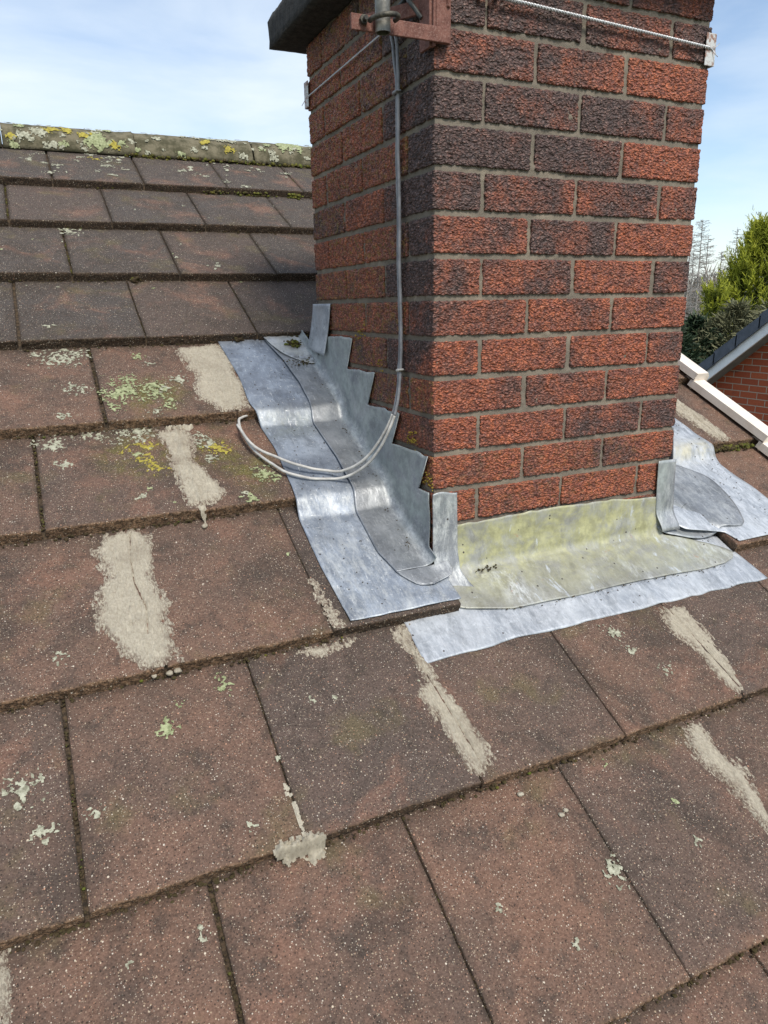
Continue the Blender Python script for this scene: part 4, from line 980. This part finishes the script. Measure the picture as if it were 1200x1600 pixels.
# lashing wire: two twisted strands
def rope(a, b_, r, pitch, sag=.0):
    a = np.array(a, float); b_ = np.array(b_, float); L_ = np.linalg.norm(b_-a); n = int(L_/pitch*8); t = np.linspace(0, 1, n)
    d = (b_-a)/L_; u = np.cross(d, (0, 0, 1)); u /= np.linalg.norm(u); v = np.cross(d, u); R = []
    for ph in (0, math.pi):
        ang = 2*math.pi*t*L_/pitch+ph
        R.append(a+(b_-a)*t[:, None]+r*(np.cos(ang)[:, None]*u+np.sin(ang)[:, None]*v)-np.array([0, 0, sag])*(4*t*(1-t))[:, None])
    return R
b = MB()
for P in rope((.135, -.014, .1275), (.655, -.009, .1085), .0017, .014): b.tube(P, .0019, 6)
for P in rope((.655, -.009, .1085), (.674, -.006, .101), .0012, .01): b.tube(P, .0011, 6)
b.tube([(.66, -.009, .108), (.668, -.012, .098), (.672, -.016, .092)], .0008, 6); b.tube([(.66, -.009, .108), (.670, -.012, .112), (.676, -.014, .118)], .0008, 6)
hx = np.linspace(0, 1, 90); b.tube([(.125+.045*t, -.014+.0035*math.sin(t*70), .1282-.002*t+.0035*math.cos(t*70)) for t in hx], .0011, 6)
b.tube([(.165, -.015, .127), (.168, -.018, .150)], .0009, 6)
o = b.build('lashing_wire', WIRE, None, True); tag(o, 'twisted galvanised wire stretched across the front of the chimney', 'wire')
b = MB()
for P in rope((-.0095, .18, .118), (-.006, .672, .112), .0009, .009): b.tube(P, .0011, 6)
b.tube([(-.0150, .07, .090), (-.0118, .12, .105), (-.0095, .18, .118)], .0013, 6)
b.tube([(-.006, .668, .112), (-.008, .678, .105), (-.012, .682, .098)], .0008, 6)
o = b.build('lashing_wire', WIRE, None, True); tag(o, 'thin wire running from behind the mast to the left back edge of the chimney', 'wire')
b = MB(); b.tube([(.085, -.004, .122), (.098, -.012, .126), (.112, -.016, .131), (.125, -.014, .136)], .0034, 8); b.tube([(.118, -.022, .1345), (.126, -.006, .1365)], .006, 8)
o = b.build('eye_bolt', RUST, None, True); tag(o, 'small rusty eye bolt joining the front wire to the brickwork', 'bolt')
def guard(cx_, cy_, z0, z1, sx, lab, sy=-1):
    b = MB(); t_ = .0025
    b.box((min(cx_, cx_-sx*.020), cy_+sy*.008, z0), (max(cx_, cx_-sx*.020), cy_+sy*.0055, z1)); 
    b.box((cx_+sx*.0055, min(cy_+sy*.008, cy_-sy*.02), z0), (cx_+sx*.008, max(cy_+sy*.008, cy_-sy*.02), z1))
    b.box((cx_+sx*-.0005, min(cy_+sy*.008, cy_+sy*.0055), z0), (cx_+sx*.006, max(cy_+sy*.008, cy_+sy*.0055), z1))
    o = b.build('corner_guard', GUARD, None, False, .002); tag(o, lab, 'corner plate', 'plates under the lashing wire')
guard(W, 0, .076, .137, 1, 'pale flaking metal plate under the wire on the right front corner of the chimney')
guard(0, W, .088, .148, -1, 'white metal plate under the wire on the left back corner of the chimney', 1)

# ================================================================== neighbour's house
NX = 6.6
house = thing('brick_house', 'orange red brick house with white bargeboard beyond the right hand verge', 'house', (NX, 1, -6))
HM = Matrix.Translation(Vector((-NX, -1, 6)))
def hp(b, name, mat, smooth=False, p=None, bevel=0):
    o = b.build(name, mat, house, smooth, bevel); o.matrix_parent_inverse = HM; return o
ya, za = 4.35, -.694; sl = .766; yap = 1.0; zap = za+sl*(ya-yap); yend = 6.15
def rake(y): return zap-sl*abs(y-yap)
yn = 2*yap-yend
b = MB()
prof = [(yn+.25, -6), (yend-.25, -6), (yend-.25, rake(yend-.25)-.10), (yap, zap-.12), (yn+.25, rake(yn+.25)-.10)]
V = [(NX, y, z) for y, z in prof]+[(NX+7, y, z) for y, z in prof]
b.add(V, [(0, 4, 3, 2, 1), (5, 6, 7, 8, 9), (1, 2, 7, 6), (4, 0, 5, 9)]); hp(b, 'wall', WALLB)
WHITE = m_flat('white_painted_board', (.78, .80, .84), (.86, .88, .90), 8, .4, 0, .0003)
SOFF = m_flat('grey_soffit', (.20, .21, .22), (.26, .27, .28), 8, .6, 0, 0)
SLATE = m_flat('slate_blue_tile', (.055, .068, .095), (.085, .10, .135), 14, .55, 0, .001)
for sg in (1, -1):
    b = MB(); ye2 = yap+sg*(yend-yap)
    P = [(yap, zap), (ye2, rake(ye2)), (ye2, rake(ye2)-.185), (yap, zap-.185)]
    V = [(NX-.20, y, z) for y, z in P]+[(NX-.175, y, z) for y, z in P]
    b.add(V, [(0, 1, 2, 3), (7, 6, 5, 4), (3, 2, 6, 7), (1, 5, 6, 2), (0, 4, 5, 1)]); o = hp(b, 'bargeboard', WHITE)
    b = MB(); V = [(NX-.178, yap, zap-.180), (NX-.178, ye2, rake(ye2)-.180), (NX+.002, ye2, rake(ye2)-.180), (NX+.002, yap, zap-.180)]; V += [(x, y, z+.02) for x, y, z in V]
    b.add(V, [(0, 1, 2, 3), (4, 7, 6, 5)]); hp(b, 'soffit', SOFF)
    # stepped dark verge units and the tiled slope behind them
    b = MB(); Ls = math.hypot(yend-yap, sl*(yend-yap)); n = int(Ls/.335); dy = (yend+.04-yap)/n
    for i in range(n):
        t0, t1 = i*dy, (i+1)*dy+.015; y0_, y1_ = yap+sg*t0, yap+sg*t1
        lift0, lift1 = .022, .045
        zA, zB = zap-sl*t0+lift0+.045, zap-sl*t1+lift1+.045
        pr = [(y0_, zA), (y1_, zB), (y1_, zB-.150), (y0_, zA-.135)]
        V = [(NX-.235, y, z) for y, z in pr]+[(NX-.21, y, z) for y, z in pr]
        b.add(V, [(0, 1, 2, 3), (7, 6, 5, 4), (3, 2, 6, 7), (1, 5, 6, 2), (0, 4, 5, 1), (3, 7, 4, 0)])
        V = [(NX-.235, y0_, zA), (NX-.235, y1_, zB), (NX-.12, y1_, zB+.010), (NX-.12, y0_, zA+.010)]; b.add(V, [(3, 2, 1, 0)])
    hp(b, 'verge_unit', SLATE)
    b = MB()
    for i in range(n):
        t0, t1 = i*dy, (i+1)*dy+.015; y0_, y1_ = yap+sg*t0, yap+sg*t1
        zA, zB = zap-sl*t0+.03, zap-sl*t1+.075
        b.add([(NX-.20, y0_, zA), (NX-.20, y1_, zB), (NX+7.2, y1_, zB), (NX+7.2, y0_, zA), (NX-.20, y1_, zB-.03), (NX+7.2, y1_, zB-.03)], [(0, 1, 2, 3), (1, 4, 5, 2)])
    hp(b, 'roof', SLATE)
b = MB(); b.tube([(x, yap, zap+.03) for x in np.linspace(NX-.24, NX+7.2, 20)], .11, 12); hp(b, 'ridge', SLATE, True)

# ================================================================== trees and land
BARK = m_flat('bark', (.055, .045, .035), (.12, .10, .08), 20, .95, bump=.01, bscale=30)
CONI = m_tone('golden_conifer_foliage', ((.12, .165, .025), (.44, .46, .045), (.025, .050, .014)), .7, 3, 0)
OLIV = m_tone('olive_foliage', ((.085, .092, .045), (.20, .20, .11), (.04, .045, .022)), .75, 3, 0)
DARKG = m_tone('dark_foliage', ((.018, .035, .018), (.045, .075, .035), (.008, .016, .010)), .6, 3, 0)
TWIG = m_tone('bare_twigs', ((.30, .28, .26), (.36, .34, .31), (.20, .18, .16)), .9, 3, 0)  # twig tones lightened toward the sky, distance haze put into the colour
def spray_tree(name, loc, H, Rd, ns, mat, label, cat, shape, size=.22, up=.7, seed=1, trunk=True, group=None, blades=9, darkin=.75):
    rg = np.random.default_rng(seed); t = thing(name, label, cat, loc, group)
    if trunk:
        b = MB(); b.tube([(0, 0, 0), (.05, .03, H*.4), (0, 0, H*.93)], [Rd*.09, Rd*.06, .02], 9)
        for i in range(26):
            z = H*rg.uniform(.1, .9); a = rg.uniform(0, 6.28); r_ = shape(z/H)*Rd*.8
            b.tube([(0, 0, z), (r_*.5*math.cos(a), r_*.5*math.sin(a), z+.15*r_), (r_*math.cos(a), r_*math.sin(a), z+.5*r_*up)], [.05, .03, .01], 5)
        b.build('trunk', BARK, t, True)
    V = []; Cc = []
    for i in range(ns):
        z = H*rg.uniform(.02, 1); a = rg.uniform(0, 6.283); rm = shape(z/H)*Rd*(1+.22*math.sin(3*a+seed+z*1.7)+.15*math.sin(7*a+z*3.1))
        q = rg.random()**.45; c = np.array([rm*q*math.cos(a), rm*q*math.sin(a), z])
        o_ = np.array([math.cos(a), math.sin(a), up+rg.normal(0, .3)]); o_ /= np.linalg.norm(o_)
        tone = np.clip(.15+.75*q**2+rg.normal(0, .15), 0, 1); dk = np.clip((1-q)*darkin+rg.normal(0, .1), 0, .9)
        sz = size*rg.uniform(.6, 1.3)
        for k in range(blades):
            d_ = o_+rg.normal(0, .42, 3); d_ /= np.linalg.norm(d_); L_ = sz*rg.uniform(.5, 1.1)
            sd_ = np.cross(d_, rg.normal(0, 1, 3)); sd_ /= np.linalg.norm(sd_)+1e-9; wd = L_*.13
            st = c+rg.normal(0, sz*.3, 3)
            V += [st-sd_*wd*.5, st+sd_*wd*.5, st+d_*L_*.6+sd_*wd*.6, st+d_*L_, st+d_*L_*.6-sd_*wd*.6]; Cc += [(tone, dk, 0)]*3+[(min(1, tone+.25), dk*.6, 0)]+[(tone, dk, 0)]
    F = np.arange(len(V)).reshape(-1, 5).tolist()
    mesh('foliage', V, F, mat, t, False, None, np.array(Cc, float)); return t
def plume_tree(name, loc, H, Rd, npl, mat, label, cat, size, seed, shape):
    rg = np.random.default_rng(seed); t = thing(name, label, cat, loc)
    b = MB(); b.tube([(0, 0, 0), (.05, .03, H*.4), (0, 0, H*.9)], [Rd*.08, Rd*.05, .02], 9); b.build('trunk', BARK, t, True)
    V = []; Cc = []
    for i in range(npl):
        z = H*rg.uniform(.12, .97)**.8; a = rg.uniform(0, 6.283); R_ = shape(z/H)*Rd*rg.uniform(.75, 1.12)
        out_ = np.array([math.cos(a), math.sin(a), 0]); L_ = size*rg.uniform(3, 6.5)*(.55+.45*shape(z/H))
        base = out_*max(R_-L_*.55, 0)+np.array([0, 0, z-L_*.35]); bend = rg.uniform(.6, 1.25); hue = rg.normal(0, .18)
        tip = base+out_*L_*.62+np.array([0, 0, L_*bend*.8])+rg.normal(0, .08, 3)*L_
        mid = base+out_*L_*.42+np.array([0, 0, L_*.18*bend])
        for k in range(46):
            u = rg.random()**.8; c = base*(1-u)**2+2*mid*u*(1-u)+tip*u*u; d0 = 2*(mid-base)*(1-u)+2*(tip-mid)*u; d0 = d0/np.linalg.norm(d0)
            d_ = d0*.9+rg.normal(0, .42, 3); d_ /= np.linalg.norm(d_); q = size*rg.uniform(.6, 1.25)*(1.15-.55*u)
            sd_ = np.cross(d_, rg.normal(0, 1, 3)); sd_ /= np.linalg.norm(sd_)+1e-9; w_ = q*.11; st = c+rg.normal(0, .10*L_*(1-u*.8), 3)*.5
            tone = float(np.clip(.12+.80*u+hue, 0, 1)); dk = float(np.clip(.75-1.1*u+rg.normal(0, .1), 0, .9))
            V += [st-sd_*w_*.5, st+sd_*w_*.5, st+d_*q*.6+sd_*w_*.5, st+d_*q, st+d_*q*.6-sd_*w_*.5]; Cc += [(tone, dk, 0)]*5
    F = np.arange(len(V)).reshape(-1, 5).tolist()
    mesh('foliage', V, F, mat, t, False, None, np.array(Cc, float)); return t
cone = lambda q: (1-q)**.62*min(1, q*8+.35)
rnd_ = lambda q: math.sqrt(max(0, 1-(2*q-.95)**2))*.95+.05
def at(px, py, D_):     # bearing of the distant trees, laid out once from a site sketch
    a, b_ = px, py; return (a*D_-.699, b_*D_-1.2725)
x, y = at(.786, .619, 21); plume_tree('conifer_tree', (x, y, -6), 7.5, 2.55, 1900, CONI, 'tall golden green conifer with feathery shoots behind the dark roof', 'tree', .19, 3, cone)
x, y = at(.754, .657, 18.5); plume_tree('conifer_tree', (x, y, -6), 6.0, 1.15, 420, CONI, 'small golden green conifer shoot standing lower left of the tall conifer', 'tree', .15, 5, cone)
x, y = at(.770, .638, 14.5); spray_tree('shrub', (x, y, -6), 5.45, 1.7, 4800, OLIV, 'grey olive bushy shrub right behind the dark tiled verge', 'shrub', rnd_, .14, .5, 8, darkin=.5, blades=10)
x, y = at(.805, .593, 14.5); spray_tree('shrub', (x, y, -6), 5.6, 1.7, 3600, OLIV, 'grey olive shrub at the right border, overlapping the foot of the tall conifer', 'shrub', rnd_, .14, .5, 9, darkin=.5, blades=10)
x, y = at(.741, .672, 14.0); spray_tree('evergreen_bush', (x, y, -6), 5.25, .95, 3600, DARKG, 'very dark evergreen bush between the chimney and the olive shrub', 'bush', rnd_, .16, .3, 11, darkin=.6, blades=9)
x, y = at(.722, .69, 13.5); spray_tree('evergreen_bush', (x, y, -6), 5.15, 1.1, 2000, DARKG, 'dark evergreen bush half hidden by the right edge of the chimney', 'bush', rnd_, .16, .3, 12, darkin=.6, blades=9)
def bare_tree(loc, H, seed, label):
    rg = np.random.default_rng(seed); t = thing('bare_tree', label, 'tree', loc, 'bare larches far behind')
    b = MB(); b.tube([(0, 0, 0), (.1, 0, H*.5), (0, .05, H)], [.12, .07, .015], 7); b.build('trunk', TWIG, t, True)
    b = MB()
    for i in range(170):
        z = H*(.25+.74*rg.random()); a = rg.uniform(0, 6.283); L_ = (H-z)*.2+.3; L_ *= rg.uniform(.35, 1.5)
        e = np.array([math.cos(a)*L_, math.sin(a)*L_, L_*rg.uniform(-.1, .35)]); m_ = e*.5+np.array([0, 0, -.06*L_])
        b.tube([(0, 0, z), (m_[0], m_[1], z+m_[2]), (e[0], e[1], z+e[2])], [.018, .012, .005], 4, False)
        for q in range(5):
            f = rg.uniform(.25, 1); p = np.array([0, 0, z])+e*f; d_ = rg.normal(0, .25, 3)*L_*.6+np.array([0, 0, -.05])
            b.tube([p, p+d_*.5, p+d_], [.011, .009, .006], 3, False)
    b.build('branches', TWIG, t, False)
for i, (a, b_, D_, H, lab) in enumerate(((.738, .674, 60, 11.2, 'tallest bare larch just right of the chimney, far away'), (.7435, .668, 62, 10.2, 'bare larch right beside the tallest one on its right'),
      (.7305, .683, 58, 10.3, 'thin bare larch partly cut by the chimney edge'), (.7545, .656, 64, 9.2, 'low faint bare tree left of the tall conifer'), (.764, .645, 66, 11.0, 'bare treetop poking up left of the conifer top'), (.7335, .679, 70, 9.8, 'faint bare larch between the two left ones'))):
    x, y = at(a, b_, D_); bare_tree((x, y, -6), H, 40+i, lab)
# far wood: one massed belt of winter trees
V = []; Cc = []
for i in range(9000):
    D_ = rng.uniform(75, 110); a = rng.uniform(.25, 1.2); x = math.sin(a)*D_; y = math.cos(a)*D_; z = -6+rng.random()**.6*(6.6+1.6*math.sin(a*40)+1.0*math.sin(a*97))
    for k in range(3):
        d_ = rng.normal(0, .5, 3)+np.array([0, 0, .7]); sd_ = np.cross(d_, rng.normal(0, 1, 3)); sd_ /= np.linalg.norm(sd_); c = np.array([x, y, z])+rng.normal(0, .4, 3)
        V += [c-sd_*.09, c+sd_*.09, c+d_]; Cc += [(rng.random(), rng.random()*.4, 0)]*3
WOODM = m_tone('winter_wood', ((.17, .125, .10), (.24, .19, .15), (.11, .10, .07)), .95, 1, 0)
o = mesh('far_wood', V, np.arange(len(V)).reshape(-1, 3).tolist(), WOODM, None, False, None, np.array(Cc, float)); tag(o, 'brownish leafless wood on the horizon', 'wood', kind='stuff')
GRASS = m_flat('grass', (.045, .07, .02), (.09, .11, .04), .5, .95, bump=.03, bscale=8)
b = MB(); b.add([(-900, -900, -6), (900, -900, -6), (900, 900, -6), (-900, 900, -6)], [(0, 1, 2, 3)]); o = b.build('ground', GRASS); tag(o, kind='structure')
# low hill behind the wood
n = 60; a = np.linspace(-.6, 2.2, n); V = []
for r_, hz in ((110, -6.1), (150, -1.6), (230, .0), (330, -6.2)):
    V += [(r_*math.sin(t), r_*math.cos(t), hz+(.8*math.sin(t*9) if hz > -5 else 0)) for t in a]
HILL = m_flat('wooded_hillside', (.15, .12, .09), (.11, .12, .06), .08, .95, bump=.1, bscale=1)
o = mesh('hill', V, gridF(4, n), HILL, None, True); tag(o, kind='structure')
